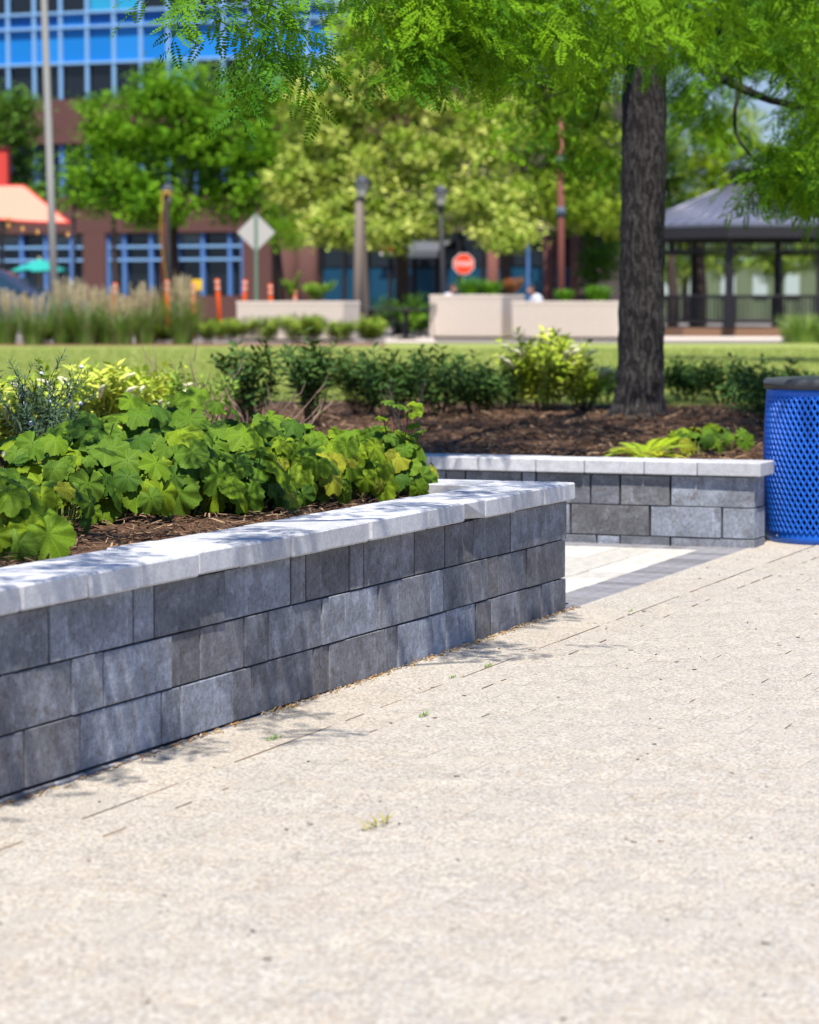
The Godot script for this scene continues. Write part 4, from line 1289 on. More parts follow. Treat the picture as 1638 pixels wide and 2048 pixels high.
	while c2 < 1130:
		var w := 46.0
		B.call("shop_pane", fx(c2) + 0.06, fx(c2 + w) - 0.06, 0.0, H.call(540), -0.3, -0.2, teal)
		B.call("shop_pane", fx(c2) + 0.06, fx(c2 + w) - 0.06, H.call(537), H.call(472), -0.3, -0.2, dark)
		B.call("mullion", fx(c2) - 0.05, fx(c2) + 0.05, 0.0, H.call(472), -0.19, -0.05, frame if k % 3 == 0 and c2 > 960 else mats["dark_metal"])
		c2 += w
		k += 1
	B.call("shop_sign", fx(768), fx(798), H.call(507), H.call(496), 0.14, 0.2, mat("sign_red", lin(0.45, 0.03, 0.02), 0.6))
	B.call("shop_sign", fx(764), fx(800), H.call(514), H.call(509), 0.14, 0.2, mats["white"])
	var aw := start()
	aw.set_smooth_group(-1)
	var a0 := fx(828)
	var a1 := fx(905)
	for q in [[Vector3(a0, H.call(488), 0.1), Vector3(a1, H.call(488), 0.1), Vector3(a1, H.call(508), 1.5), Vector3(a0, H.call(508), 1.5)], [Vector3(a0, H.call(508), 1.5), Vector3(a1, H.call(508), 1.5), Vector3(a1, H.call(520), 1.5), Vector3(a0, H.call(520), 1.5)]]:
		face(aw, q, Vector3((a0 + a1) / 2, H.call(540), -1))
	part("awning", done(aw), mat("awning_grey", lin(0.10, 0.11, 0.13), 0.8), o)
	for p in [[1098, 1120], [1150, 1168], [985, 1010]]:
		part("brick_column", lathe_mesh([Vector2(0, -0.2), Vector2((fx(p[1]) - fx(p[0])) / 2, -0.2), Vector2((fx(p[1]) - fx(p[0])) / 2 * 0.8, H.call(471)), Vector2(0, H.call(471))], 16), mat("column", lin(0.20, 0.085, 0.07), 0.9), o, Vector3((fx(p[0]) + fx(p[1])) / 2, 0, 0.7))
	# pale low building far behind the gazebo
	var far := thing("distant_building", "low grey-green building with pale windows glimpsed through the gazebo", "building", at(1500, 175, 0.4))
	var wall := mat("pale_wall", lin(0.13, 0.17, 0.10), 0.9)
	part("wall", box_mesh(Vector3(15, 3.4, 8), 0.05), wall, far, Vector3(0.5, 1.7, -4))
	for i in 6:
		part("window_pane", box_mesh(Vector3(0.9, 1.5, 0.1), 0.01), mat("bright_pane", lin(0.38, 0.46, 0.44), 0.3), far, Vector3(-5.4 + i * 2.0, 2.1, 0.06))

func build_gazebo():
	var c := at(1508, 78, 0.4)
	var o := thing("gazebo", "dark octagonal gazebo with standing-seam roof and cupola", "gazebo", c)
	var dk: Material = mats["dark_metal"]
	var roof := mat("roof_metal", lin(0.16, 0.17, 0.22), 0.35)
	roof.metallic = 0.35
	var R := 3.2
	var eave := hgt(447, 75) - 0.4
	var corner := func(k, r, y): return Vector3(sin(TAU * k / 8.0 + PI / 8 + 0.06) * r, y, cos(TAU * k / 8.0 + PI / 8 + 0.06) * r)
	var base := start()
	base.set_smooth_group(-1)
	lathe(base, [Vector2(0, 0.0), Vector2(3.35, 0.0), Vector2(3.35, 0.22), Vector2(0, 0.22)], 8)
	part("floor", done(base), mat("deck", lin(0.26, 0.15, 0.09), 0.8), o, Vector3.ZERO, Basis(Vector3.UP, 0.06))
	var iy := hgt(372, 78) - 0.4
	for k in 8:
		var a: Vector3 = corner.call(k, R, 0.22)
		part("post", box_mesh(Vector3(0.17, eave - 0.24, 0.17), 0.01), dk, o, a + Vector3(0, (eave - 0.24) / 2 + 0.002, 0), Basis(Vector3.UP, TAU * k / 8.0))
		part("post_foot", box_mesh(Vector3(0.26, 0.9, 0.26), 0.01), dk, o, a + Vector3(0, 0.452, 0), Basis(Vector3.UP, TAU * k / 8.0))
		var e0: Vector3 = corner.call(k, R + 0.45, eave)
		var e1: Vector3 = corner.call(k + 1, R + 0.45, eave)
		var i0: Vector3 = corner.call(k, 0.75, iy)
		var i1: Vector3 = corner.call(k + 1, 0.75, iy)
		var f := start()
		f.set_smooth_group(-1)
		var dn := Vector3(0, -0.08, 0)
		face(f, [e0, e1, i1, i0], Vector3(0, 0, 0))
		face(f, [e0 + dn, e1 + dn, i1 + dn, i0 + dn], Vector3(0, 9, 0))
		face(f, [e0, e1, e1 + dn, e0 + dn], Vector3(0, eave, 0))
		var rf := part("roof_panel", done(f), roof, o)
		for s in range(0, 6):
			var q := s / 6.0
			var b0 := e0.lerp(e1, q)
			var b1 := i0.lerp(i1, q)
			part("seam", tube_mesh([b0 + Vector3(0, 0.015, 0), b1 + Vector3(0, 0.015, 0)], [0.045 if s == 0 else 0.022, 0.045 if s == 0 else 0.022], 5), roof, rf)
		# fascia, frieze with spindles, railing with balusters
		var p0: Vector3 = corner.call(k, R, 0)
		var p1: Vector3 = corner.call(k + 1, R, 0)
		var mid := (p0 + p1) / 2
		var l := (p1 - p0).length() - 0.2
		var turn := Basis(Vector3.UP, atan2(mid.x, mid.z))
		part("fascia", box_mesh(Vector3((e1 - e0).length() * 0.985, 0.30, 0.06), 0.01), dk, o, (e0 + e1) / 2 + Vector3(0, -0.24, 0) - mid.normalized() * 0.04, turn)
		part("frieze_rail", box_mesh(Vector3(l, 0.08, 0.06), 0.01), dk, o, mid + Vector3(0, eave - 0.72, 0), turn)
		var sp := start()
		sp.set_smooth_group(-1)
		for s in 15: slab(sp, Vector3(0.03, 0.34, 0.03), Vector3((s - 7) * l / 15.5, eave - 0.52, 0), 0.0)
		part("frieze_spindles", done(sp), dk, o, mid, turn).set_meta("kind", "stuff")
		if k in [1]: continue
		for y in [1.08, 0.38]: part("rail", box_mesh(Vector3(l, 0.07, 0.06), 0.01), dk, o, mid + Vector3(0, y, 0), turn)
		var bl := start()
		bl.set_smooth_group(-1)
		for s in 18: slab(bl, Vector3(0.025, 0.62, 0.025), Vector3((s - 8.5) * l / 18.5, 0.73, 0), 0.0)
		part("balusters", done(bl), dk, o, mid, turn).set_meta("kind", "stuff")
	var cu := start()
	cu.set_smooth_group(-1)
	lathe(cu, [Vector2(0.72, iy - 0.1), Vector2(0.72, iy + 0.42), Vector2(0.0, iy + 0.42)], 8)
	part("cupola", done(cu), dk, o)
	var ct := start()
	ct.set_smooth_group(-1)
	lathe(ct, [Vector2(0.0, iy + 0.44), Vector2(0.92, iy + 0.44), Vector2(0.92, iy + 0.52), Vector2(0.0, iy + 0.95)], 8)
	part("cupola_roof", done(ct), roof, o)

func planter(label: String, px0: float, px1: float, d: float, top_py: float, deep: float, plants: Array):
	var p0 := at(px0, d, 0.4)
	# front runs along the site's cross axis
	var k := (px1 - 819.0) / F
	var l := (k * d - p0.x) / (CA + k * SA)
	var h := hgt(top_py, d) - 0.4
	var o := thing("concrete_planter", label, "planter", p0 + Vector3(CA, 0, SA) * l / 2, 0.0, "concrete planters beyond the lawn")
	o.basis = Basis(Vector3(CA, 0, SA), Vector3.UP, Vector3(-SA, 0, CA))
	var st := start()
	st.set_smooth_group(-1)
	var t := 0.10
	slab(st, Vector3(l * 0.985, h - 0.09, deep * 0.98), Vector3(0, 0.05 + (h - 0.09) / 2, -deep / 2), 0.02, Vector3.ZERO, 1.012)
	for s in [-1, 1]:
		slab(st, Vector3(l, 0.09, t), Vector3(0, h - 0.041, -deep / 2 + s * (deep / 2 - t / 2)), 0.015)
		slab(st, Vector3(t, 0.088, deep - 2 * t), Vector3(s * (l / 2 - t / 2), h - 0.042, -deep / 2), 0.012)
	part("shell", done(st), mats["cast"], o)
	part("foot", box_mesh(Vector3(l * 0.9, 0.06, deep * 0.9), 0.0), mats["dark_metal"], o, Vector3(0, 0.03, -deep / 2))
	part("soil", box_mesh(Vector3(l - 2 * t - 0.01, 0.04, deep - 2 * t - 0.01), 0.0), mats["soil"], o, Vector3(0, h - 0.025, -deep / 2))
	return o

var tuft_parts := {}
func tuft(called: String, label: String, category: String, pos: Vector3, h: float, r: float, n: int, c1: Color, c2: Color, group := "", plumes := 0, dry := 0.0):
	if tuft_parts.is_empty():
		var b := start()
		b.set_smooth_group(0)
		var prev := [Vector3(-0.006, 0, 0), Vector3(0.006, 0, 0)]
		for i in range(1, 5):
			var k := i / 4.0
			var w := 0.006 * (1.0 - k * 0.85)
			var c := Vector3(0, k - 0.10 * k * k, 0.28 * k * k)
			var nx := [c + Vector3(-w, 0, 0), c + Vector3(w, 0, 0)]
			for v in [prev[0], nx[0], nx[1], prev[0], nx[1], prev[1]]: b.add_vertex(v)
			prev = nx
		tuft_parts["blade"] = done(b)
		var p := start()
		p.set_smooth_group(-1)
		for i in 12:
			var y := 0.70 + 0.30 * i / 12.0
			var a := i * 2.4
			add_leaf(p, Vector3(0, y, 0), Vector3(cos(a) * 0.35, 1, sin(a) * 0.35), Vector3(cos(a), 0.2, sin(a)), 0.075, 0.016, 0.1)
		tube(p, [Vector3.ZERO, Vector3(0, 0.5, 0), Vector3(0, 1, 0)], [0.003, 0.0025, 0.002], 4, false)
		tuft_parts["plume"] = done(p)
	var o := thing(called, label, category, pos, rr(0, TAU), group)
	var xs := []
	var cs := []
	for i in n:
		var a := rr(0, TAU)
		var k := sqrt(rng.randf())
		var b := Basis(Vector3.UP, a + PI / 2.0 * 0.0) * Basis(Vector3.RIGHT, k * rr(0.02, 0.27))
		xs.append(Transform3D(b.scaled_local(Vector3(1.6, h * rr(0.5, 0.92), h * 0.7)), Vector3(sin(a) * r * k * 0.5, 0, cos(a) * r * k * 0.5)))
		cs.append(c1.lerp(c2, rng.randf()) if rng.randf() > dry else Color(0.45, 0.36, 0.15))
	many("blades", tuft_parts["blade"], foliage_mat(), xs, cs, o)
	if plumes > 0:
		xs = []
		cs = []
		for i in plumes:
			var a := rr(0, TAU)
			var k := sqrt(rng.randf())
			var b := Basis(Vector3.UP, a) * Basis(Vector3.RIGHT, k * rr(0.03, 0.24))
			xs.append(Transform3D(b.scaled_local(Vector3(1.5, h * rr(0.82, 1.06), 1.5)), Vector3(sin(a) * r * k * 0.5, 0, cos(a) * r * k * 0.5)))
			cs.append(Color(0.46, 0.39, 0.25).lerp(Color(0.64, 0.56, 0.40), rng.randf()))
		many("plumes", tuft_parts["plume"], foliage_mat(), xs, cs, o)
	return o

func build_street():
	var dm: Material = mats["dark_metal"]
	# ornamental grasses along the lawn's far edge
	var gl := ["feathery ornamental grass hiding the front of the parked car", "feathery ornamental grass below the car's windscreen", "feathery ornamental grass at the foot of the grey light pole", "feathery ornamental grass just past the light pole", "feathery ornamental grass in front of the brick pier", "feathery ornamental grass next to the tallest clump", "tallest feathery ornamental grass beside the leaning post", "lone feathery ornamental grass between two orange posts"]
	var k := 0
	for a in [[10, 59.4, 1.12], [68, 58.6, 1.05], [128, 59.6, 1.32], [170, 59.0, 1.16], [212, 59.8, 1.26], [244, 58.8, 1.05], [292, 59.6, 1.38], [365, 59.3, 1.34]]:
		tuft("ornamental_grass", gl[k], "grass clump", at(a[0], a[1], 0.39), a[2] * rr(0.92, 1.06), 0.44, 400, Color(0.085, 0.20, 0.04), Color(0.21, 0.36, 0.07), "ornamental grasses along the lawn", 40, 0.03)
		k += 1
	# low yellow-green shrubs by the planters
	var yl := ["low yellow-green shrub beside the leaning post", "low yellow-green shrub between grasses near the car", "low yellow-green shrub between grasses past the light pole", "low yellow-green shrub beside the lone ornamental grass", "low yellow-green shrub near the diamond sign post", "low bright shrub in front of the planter's near end", "low green shrub in front of the concrete planter's face", "low green shrub before the planter's middle", "low green shrub at the planter's end by the lamp posts", "low green shrub left of the concrete pad", "rounded low shrub touching the concrete pad"]
	k = 0
	for a in [[325, 60.0, 0.40, 0.36], [95, 60.2, 0.40, 0.34], [190, 60.4, 0.36, 0.30], [415, 60.2, 0.45, 0.50], [470, 60.6, 0.45, 0.52], [530, 60.4, 0.46, 0.55], [590, 60.8, 0.46, 0.62], [625, 61.2, 0.34, 0.55], [680, 61.0, 0.42, 0.50], [742, 61.2, 0.44, 0.54]]:
		shrub("low_shrub", yl[k], "low shrubs along the far edge of the lawn", at(a[0], a[1], 0.39), a[2] * 1.35, a[3] * 0.9, "broad", 260, Color(0.13, 0.25, 0.03), Color(0.30, 0.38, 0.05))
		k += 1
	# straw and leaf litter under the grasses
	# concrete planters and what grows in them
	planter("long concrete planter behind the low yellow-green shrubs", 472, 687, 64.5, 603, 1.0, [])
	planter("tall pale concrete planter holding grasses and a red-flowered bush", 858, 1003, 69.6, 590, 1.7, [])
	planter("long pale concrete planter half hidden by the tree trunk", 1022, 1242, 68.2, 603, 1.5, [])
	var gg1 := Color(0.10, 0.30, 0.02)
	var gg2 := Color(0.20, 0.42, 0.03)
	tuft("grass_tuft", "green grass tuft in the tall planter below the stop sign", "grass clump", at(940, 70.5, hgt(592, 70.5)), 0.62, 0.5, 420, gg1, gg2, "green tufts in the concrete planters")
	tuft("grass_tuft", "green grass tuft next to the red-flowered bush", "grass clump", at(982, 70.6, hgt(592, 70.6)), 0.52, 0.5, 420, gg1, gg2, "green tufts in the concrete planters")
	tuft("grass_tuft", "smaller green tuft in the long planter beside the seated person", "grass clump", at(1128, 68.9, hgt(604, 68.9)), 0.42, 0.4, 380, gg1, gg2, "green tufts in the concrete planters")
	tuft("grass_tuft", "larger green tuft in the long planter next to the trunk", "grass clump", at(1197, 68.7, hgt(604, 68.7)), 0.55, 0.55, 520, gg1, gg2, "green tufts in the concrete planters")
	shrub("flowering_bush", "reddish flowering bush at the end of the tall planter", "", at(1026, 70.6, hgt(592, 70.6)), 0.36, 0.36, "small", 170, Color(0.20, 0.20, 0.05), Color(0.50, 0.12, 0.06))
	shrub("leafy_bush", "tall green bush in the long planter near the diamond sign", "bushes in the long planter", at(583, 65.0, hgt(603, 65.0)), 0.20, 0.55, "broad", 70, Color(0.12, 0.28, 0.02), Color(0.26, 0.40, 0.04))
	shrub("leafy_bush", "low green bush spilling over the long planter", "bushes in the long planter", at(632, 65.0, hgt(603, 65.0)), 0.42, 0.34, "broad", 130, Color(0.12, 0.28, 0.02), Color(0.26, 0.40, 0.04))
	shrub("flowering_bush", "yellow-flowered bush behind the stop sign", "", at(925, 74, 0.4), 0.6, 1.05, "broad", 200, Color(0.05, 0.13, 0.02), Color(0.36, 0.34, 0.03))
	var bl := ["large dark bush behind the patio table", "rounded dark bush between the lamp posts", "green bush behind the patio table's far side", "low bright bush beside the tall planter"]
	k = 0
	for a in [[760, 76, 0.75, 1.0], [810, 77, 0.85, 1.15], [850, 76.5, 0.6, 0.95], [835, 73.5, 0.5, 0.5]]:
		shrub("bush", bl[k], "bushes behind the patio table", at(a[0], a[1], 0.4), a[2], a[3], "broad", 330, Color(0.03, 0.09, 0.015) if k < 3 else Color(0.10, 0.24, 0.02), Color(0.09, 0.19, 0.02) if k < 3 else Color(0.2, 0.36, 0.03))
		k += 1
	tuft("grass_mound", "pale green grass mound at the lawn edge in front of the gazebo", "grass clump", at(1612, 62, 0.39), 0.85, 1.1, 900, Color(0.16, 0.30, 0.06), Color(0.34, 0.44, 0.12))
	tuft("grass_mound", "low pale green grass mound further along from the gazebo", "grass clump", at(1690, 61, 0.39), 0.75, 1.0, 600, Color(0.16, 0.30, 0.06), Color(0.34, 0.44, 0.12))
	# signs
	var s1 := thing("diamond_sign", "back of a grey diamond-shaped road sign on a green post", "sign", at(513, 67.5, 0.4))
	var zc := hgt(465, 67.5) - 0.4
	var side := 38.0 * 67.5 / F * sqrt(2.0)
	part("sign_plate", box_mesh(Vector3(side, side, 0.012), 0.003), mat("sign_back", lin(0.46, 0.45, 0.44), 0.55), s1, Vector3(0, zc, 0), Basis(Vector3.BACK, PI / 4))
	part("post", box_mesh(Vector3(0.075, zc + 0.42, 0.04), 0.004), mat("green_post", lin(0.12, 0.22, 0.16), 0.6), s1, Vector3(0, (zc + 0.42) / 2 - 0.0, 0.027))
	var s2 := thing("stop_sign", "red octagonal stop sign above the tall planter", "sign", at(927, 76.5, 0.4))
	zc = hgt(528, 76.5) - 0.4
	var r := 22.5 * 76.5 / F
	var oc := func(rad): return lathe_mesh([Vector2(0, -0.01), Vector2(rad, -0.01), Vector2(rad, 0.01), Vector2(0, 0.01)], 8, false)
	var flat := Basis(Vector3.RIGHT, PI / 2) * Basis(Vector3.UP, PI / 8)
	var plate := part("sign_plate", oc.call(r), mat("sign_white", lin(0.72, 0.72, 0.70), 0.5), s2, Vector3(0, zc, 0), flat)
	part("sign_face", oc.call(r * 0.93), mat("stop_red", lin(0.80, 0.06, 0.015), 0.5), plate, Vector3(0, 0.004, 0))
	var tm := TextMesh.new()
	var font := SystemFont.new()
	font.font_names = PackedStringArray(["Droid Sans"])
	font.font_weight = 700
	tm.font = font
	tm.text = "STOP"
	tm.font_size = 40
	tm.pixel_size = r * 0.62 / 40.0
	tm.depth = 0.004
	part("lettering", tm, mats["sign_white"], s2, Vector3(0, zc, 0.019))
	part("post", box_mesh(Vector3(0.06, zc, 0.04), 0.004), mats["green_post"], s2, Vector3(0, zc / 2, -0.032))
	# orange channel posts
	var om := mat("orange", lin(0.75, 0.10, 0.01), 0.6)
	var ol := ["orange marker post next to the leaning dark post", "orange marker post half behind the lone ornamental grass", "orange marker post in the gap before the planter", "orange marker post beside the planter's near end", "short orange marker post behind the planter next to the sign", "orange marker post hidden behind the planter's bush", "orange marker post showing above the tall grasses"]
	k = 0
	for a in [[337, 66.5, 560], [387, 66.8, 566], [442, 66.0, 558], [486, 68.5, 560], [543, 69.5, 568], [590, 70.5, 580], [228, 69, 566]]:
		var o := thing("marker_post", ol[k], "post", at(a[0], a[1], 0.4), 0.0, "orange marker posts")
		var h := hgt(a[2], a[1]) - 0.4
		o.rotation.z = [0.02, 0.0, 0.06, -0.04, 0.02, 0, -0.03][k]
		part("tube", lathe_mesh([Vector2(0.0, 0.0), Vector2(0.052, 0.0), Vector2(0.052, h - 0.02), Vector2(0.04, h), Vector2(0, h)], 14), om, o)
		part("base", lathe_mesh([Vector2(0.12, 0.0), Vector2(0.12, 0.03), Vector2(0.06, 0.06), Vector2(0.0, 0.06)], 14), mat("rubber", lin(0.03, 0.03, 0.03), 0.8), o)
		for y in [h - 0.12, h - 0.26]:
			part("reflective_band", lathe_mesh([Vector2(0.053, y), Vector2(0.0545, y), Vector2(0.0545, y + 0.075), Vector2(0.053, y + 0.075)], 14), mat("band", lin(0.66, 0.40, 0.33), 0.5), o)
		k += 1
	var yb := thing("hydrant_marker", "small yellow plate on a short post behind the grasses", "sign", at(394, 72, 0.4))
	var yh := hgt(570, 72) - 0.4
	part("plate", box_mesh(Vector3(0.28, 0.28, 0.03), 0.005), mat("yellow", lin(0.75, 0.50, 0.01), 0.6), yb, Vector3(0, yh, 0))
	part("post", box_mesh(Vector3(0.05, yh, 0.03), 0.003), dm, yb, Vector3(0, yh / 2, -0.032))
	# grey light pole, leaning a little
	var lp := thing("light_pole", "tall grey metal light pole rising behind the grasses", "light pole", at(112, 63.5, 0.4))
	var up := at(88, 63.5, hgt(0, 63.5)) - lp.position
	part("shaft", tube_mesh([Vector3(0, 0, 0), up * 0.5, up, up * 1.45], [0.095, 0.085, 0.075, 0.065], 16), mat("galvanised", lin(0.36, 0.36, 0.37), 0.5), lp)
	part("base_plate", box_mesh(Vector3(0.36, 0.05, 0.36), 0.01), mats["galvanised"], lp, Vector3(0, 0.025, 0))
	part("arm", tube_mesh([up * 1.43, up * 1.47 + Vector3(-0.8, 0.15, 0.3), up * 1.47 + Vector3(-1.5, 0.2, 0.5)], [0.04, 0.035, 0.03], 10), mats["galvanised"], lp)
	part("lamp_head", box_mesh(Vector3(0.55, 0.10, 0.28), 0.03), mats["galvanised"], lp, up * 1.47 + Vector3(-1.75, 0.2, 0.55))
	# leaning dark post with a yellow rope
	var dp := thing("leaning_post", "leaning dark wooden post with a coiled yellow rope", "post", at(326, 67.3, 0.4))
	var tip := at(333, 67.3, hgt(385, 67.3)) - dp.position
	part("pole", tube_mesh([Vector3(0, -0.05, 0), tip * 0.5, tip], [0.085, 0.075, 0.065], 12), mat("dark_wood", lin(0.045, 0.03, 0.028), 0.9), dp)
	part("red_strip", tube_mesh([Vector3(-0.06, 0.1, 0.09), tip * 0.5 + Vector3(-0.06, 0, 0.085), tip * 0.8 + Vector3(-0.03, 0, 0.08)], [0.022, 0.022, 0.018], 6), mat("red_wood", lin(0.16, 0.035, 0.03), 0.8), dp)
	var rope := mat("yellow_rope", lin(0.62, 0.40, 0.04), 0.7)
	for j in 2:
		var ring := []
		var rd := []
		for i in 19:
			var a := TAU * i / 18.0
			ring.append(tip * 0.985 + Vector3(cos(a) * (0.12 + j * 0.015), sin(a) * 0.05 + 0.02 * j, sin(a) * 0.12))
			rd.append(0.016)
		part("rope_coil", tube_mesh(ring, rd, 6), rope, dp)
	part("rope", tube_mesh([tip * 0.98 + Vector3(-0.1, 0, 0.11), tip * 0.7 + Vector3(-0.11, 0, 0.12), tip * 0.4 + Vector3(0.06, 0, 0.11), tip * 0.2 + Vector3(-0.02, 0, 0.12), Vector3(-0.1, 0.06, 0.13)], [0.008, 0.008, 0.008, 0.008, 0.008], 6), rope, dp)
	# lantern posts
	var ll := ["dark lantern post standing behind the long planter", "dark lantern post behind the tall planter", "lantern post just behind the coiled yellow rope"]
	k = 0
	for a in [[734, 722, 73.0, 352], [889, 880, 77.0, 372], [340, 334, 82.0, 366]]:
		var o := thing("lantern_post", ll[k], "lamp post", at(a[0], a[2], 0.4), 0.0, "lantern posts")
		var t := at(a[1], a[2], hgt(a[3], a[2])) - o.position
		part("shaft", tube_mesh([Vector3(0, 0, 0), t * 0.15, t * 0.2, t * 0.86], [0.13, 0.12, 0.085, 0.055], 14), dm if k != 0 else mat("weathered", lin(0.085, 0.07, 0.06), 0.85), o)
		var b := t * 0.86
		part("lantern_glass", lathe_mesh([Vector2(0, 0.0), Vector2(0.10, 0.0), Vector2(0.17, 0.34), Vector2(0, 0.34)], 8, false), mat("lantern_glass", lin(0.42, 0.42, 0.38), 0.3), o, b + Vector3(0, 0.06, 0))
		part("lantern_collar", lathe_mesh([Vector2(0, -0.16), Vector2(0.07, -0.16), Vector2(0.10, -0.06), Vector2(0.07, 0.02), Vector2(0.12, 0.055), Vector2(0, 0.055)], 12), dm, o, b)
		part("lantern_cap", lathe_mesh([Vector2(0, 0.405), Vector2(0.22, 0.405), Vector2(0.15, 0.5), Vector2(0.05, 0.58), Vector2(0, 0.62)], 12), mat("cap_metal", lin(0.06, 0.065, 0.09), 0.4), o, b)
		k += 1
	var wp := thing("timber_pole", "weathered grey timber pole next to the lantern post", "pole", at(713, 70.5, 0.4))
	var wt := at(718, 70.5, hgt(400, 70.5)) - wp.position
	part("shaft", tube_mesh([Vector3.ZERO, wt * 0.5, wt], [0.12, 0.105, 0.09], 14), mat("timber", lin(0.20, 0.165, 0.14), 0.9), wp)
	part("top_ring", lathe_mesh([Vector2(0.0, -0.02), Vector2(0.1, -0.02), Vector2(0.1, 0.05), Vector2(0, 0.06)], 12), dm, wp, wt)
	var rm := thing("red_mast", "tall rust-red mast among the columns near the big trunk", "pole", at(1123, 90, 0.4))
	var rt := at(1121, 90, hgt(235, 90)) - rm.position
	part("shaft", tube_mesh([Vector3.ZERO, rt * 0.5, rt], [0.13, 0.11, 0.08], 14), mat("rust_red", lin(0.24, 0.085, 0.07), 0.8), rm)
	for y in [0.56, 0.80]: part("clamp", lathe_mesh([Vector2(0.10, -0.15), Vector2(0.13, -0.15), Vector2(0.13, 0.15), Vector2(0.10, 0.15)], 12), mat("clamp_blue", lin(0.09, 0.12, 0.18), 0.6), rm, rt * y)
	# patio tables and chairs
	var tl := ["dark round patio table on the concrete pad", "second dark patio table partly behind the long planter"]
	k = 0
	for a in [[812, 66.0, 0.62], [742, 68.5, 0.50]]:
		var o := thing("patio_table", tl[k], "table", at(a[0], a[1], 0.42), 0.0, "patio tables")
		part("table_top", lathe_mesh([Vector2(0, 0.69), Vector2(a[2], 0.69), Vector2(a[2] + 0.015, 0.71), Vector2(a[2], 0.73), Vector2(0, 0.73)], 32), dm, o)
		part("pedestal", lathe_mesh([Vector2(0.05, 0.02), Vector2(0.045, 0.35), Vector2(0.08, 0.689)], 12), dm, o)
		part("foot", lathe_mesh([Vector2(0, 0.0), Vector2(0.28, 0.0), Vector2(0.26, 0.03), Vector2(0.06, 0.06), Vector2(0, 0.06)], 20), dm, o)
		k += 1
	var cl := ["black wire patio chair near the long planter's end", "black wire patio chair next to the tall planter"]
	k = 0
	for a in [[785, 67.3, 2.4], [848, 66.6, -2.0]]:
		var o := thing("patio_chair", cl[k], "chair", at(a[0], a[1], 0.42), a[2], "patio chairs")
		part("seat", lathe_mesh([Vector2(0, 0.43), Vector2(0.21, 0.43), Vector2(0.22, 0.445), Vector2(0, 0.45)], 18), dm, o)
		part("back_frame", tube_mesh([Vector3(-0.19, 0.44, -0.14), Vector3(-0.21, 0.7, -0.22), Vector3(-0.12, 0.84, -0.25), Vector3(0.12, 0.84, -0.25), Vector3(0.21, 0.7, -0.22), Vector3(0.19, 0.44, -0.14)], [0.013, 0.013, 0.013, 0.013, 0.013, 0.013], 7), dm, o)
		for i in 5: part("back_bar", tube_mesh([Vector3(-0.14 + i * 0.07, 0.44, -0.17), Vector3(-0.12 + i * 0.06, 0.83, -0.25)], [0.006, 0.006], 5), dm, o)
		for x in [-0.16, 0.16]:
			for z in [-0.15, 0.15]: part("leg", tube_mesh([Vector3(x, 0.43, z), Vector3(x * 1.25, 0.0, z * 1.3)], [0.012, 0.011], 7), dm, o)
		k += 1
	# teal market umbrella
	var um := thing("market_umbrella", "teal market umbrella open in front of the ground-floor windows", "umbrella", at(80, 86, 0.4))
	var uh := hgt(517, 86) - 0.4
	var ur := 62.0 * 86 / F
	var ul := hgt(543, 86) - 0.4
	for i in 8:
		var f := start()
		f.set_smooth_group(-1)
		var a := TAU * i / 8.0
		var b := TAU * (i + 1) / 8.0
		var p0 := Vector3(cos(a) * ur, ul, sin(a) * ur)
		var p1 := Vector3(cos(b) * ur, ul, sin(b) * ur)
		var m := (p0 + p1) / 2 + Vector3(0, 0.03, 0)
		for tri in [[Vector3(0, uh, 0), p0, m], [Vector3(0, uh, 0), m, p1]]:
			face(f, tri, Vector3(0, ul - 1, 0))
			face(f, tri.map(func(v): return v - Vector3(0, 0.02, 0)), Vector3(0, uh + 3, 0))
		part("canopy_panel", done(f), leaf_mat("teal_cloth", lin(0.03, 0.34, 0.32), 0.3, 0.8), um)
		part("rib", tube_mesh([Vector3(0, uh - 0.04, 0), p0 - Vector3(0, 0.04, 0)], [0.012, 0.01], 5), dm, um)
	part("pole", tube_mesh([Vector3(0, 0.05, 0), Vector3(0, uh + 0.05, 0)], [0.04, 0.035], 10), mat("pole_wood", lin(0.45, 0.33, 0.20), 0.7), um)
	part("base", lathe_mesh([Vector2(0, 0), Vector2(0.3, 0), Vector2(0.3, 0.06), Vector2(0, 0.08)], 16), dm, um)
	# salmon shade sail with red edging on posts, and a red sign box above it
	var sa := thing("shade_sail", "salmon shade sail with red edges above the string lights", "shade sail", at(-40, 81, 0.4))
	var Q := func(px, py, dd): return at(px, dd, hgt(py, dd)) - sa.position
	var grid := []
	var bl4: Vector3 = Q.call(-190, 360, 84.0)
	var br4: Vector3 = Q.call(48, 372, 84.0)
	var fr4: Vector3 = Q.call(139, 446, 80.0)
	var fl4: Vector3 = Q.call(-190, 400, 80.0)
	var sf := start()
	sf.set_smooth_group(0)
	var n := 10
	for i in n + 1:
		for j in n + 1:
			var uu := float(i) / n
			var vv := float(j) / n
			var p := bl4.lerp(br4, uu).lerp(fl4.lerp(fr4, uu), vv)
			grid.append(p - Vector3(0, 0.18 * sin(PI * uu) * (0.3 + 0.7 * vv), 0))
	for i in n:
		for j in n:
			var a := i * (n + 1) + j
			for q in [a, a + n + 1, a + n + 2, a, a + n + 2, a + 1]: sf.add_vertex(grid[q])
	part("cloth", done(sf), leaf_mat("salmon", lin(0.70, 0.31, 0.23), 0.35, 0.85), sa)
	var redm := mat("red_trim", lin(0.62, 0.06, 0.05), 0.7)
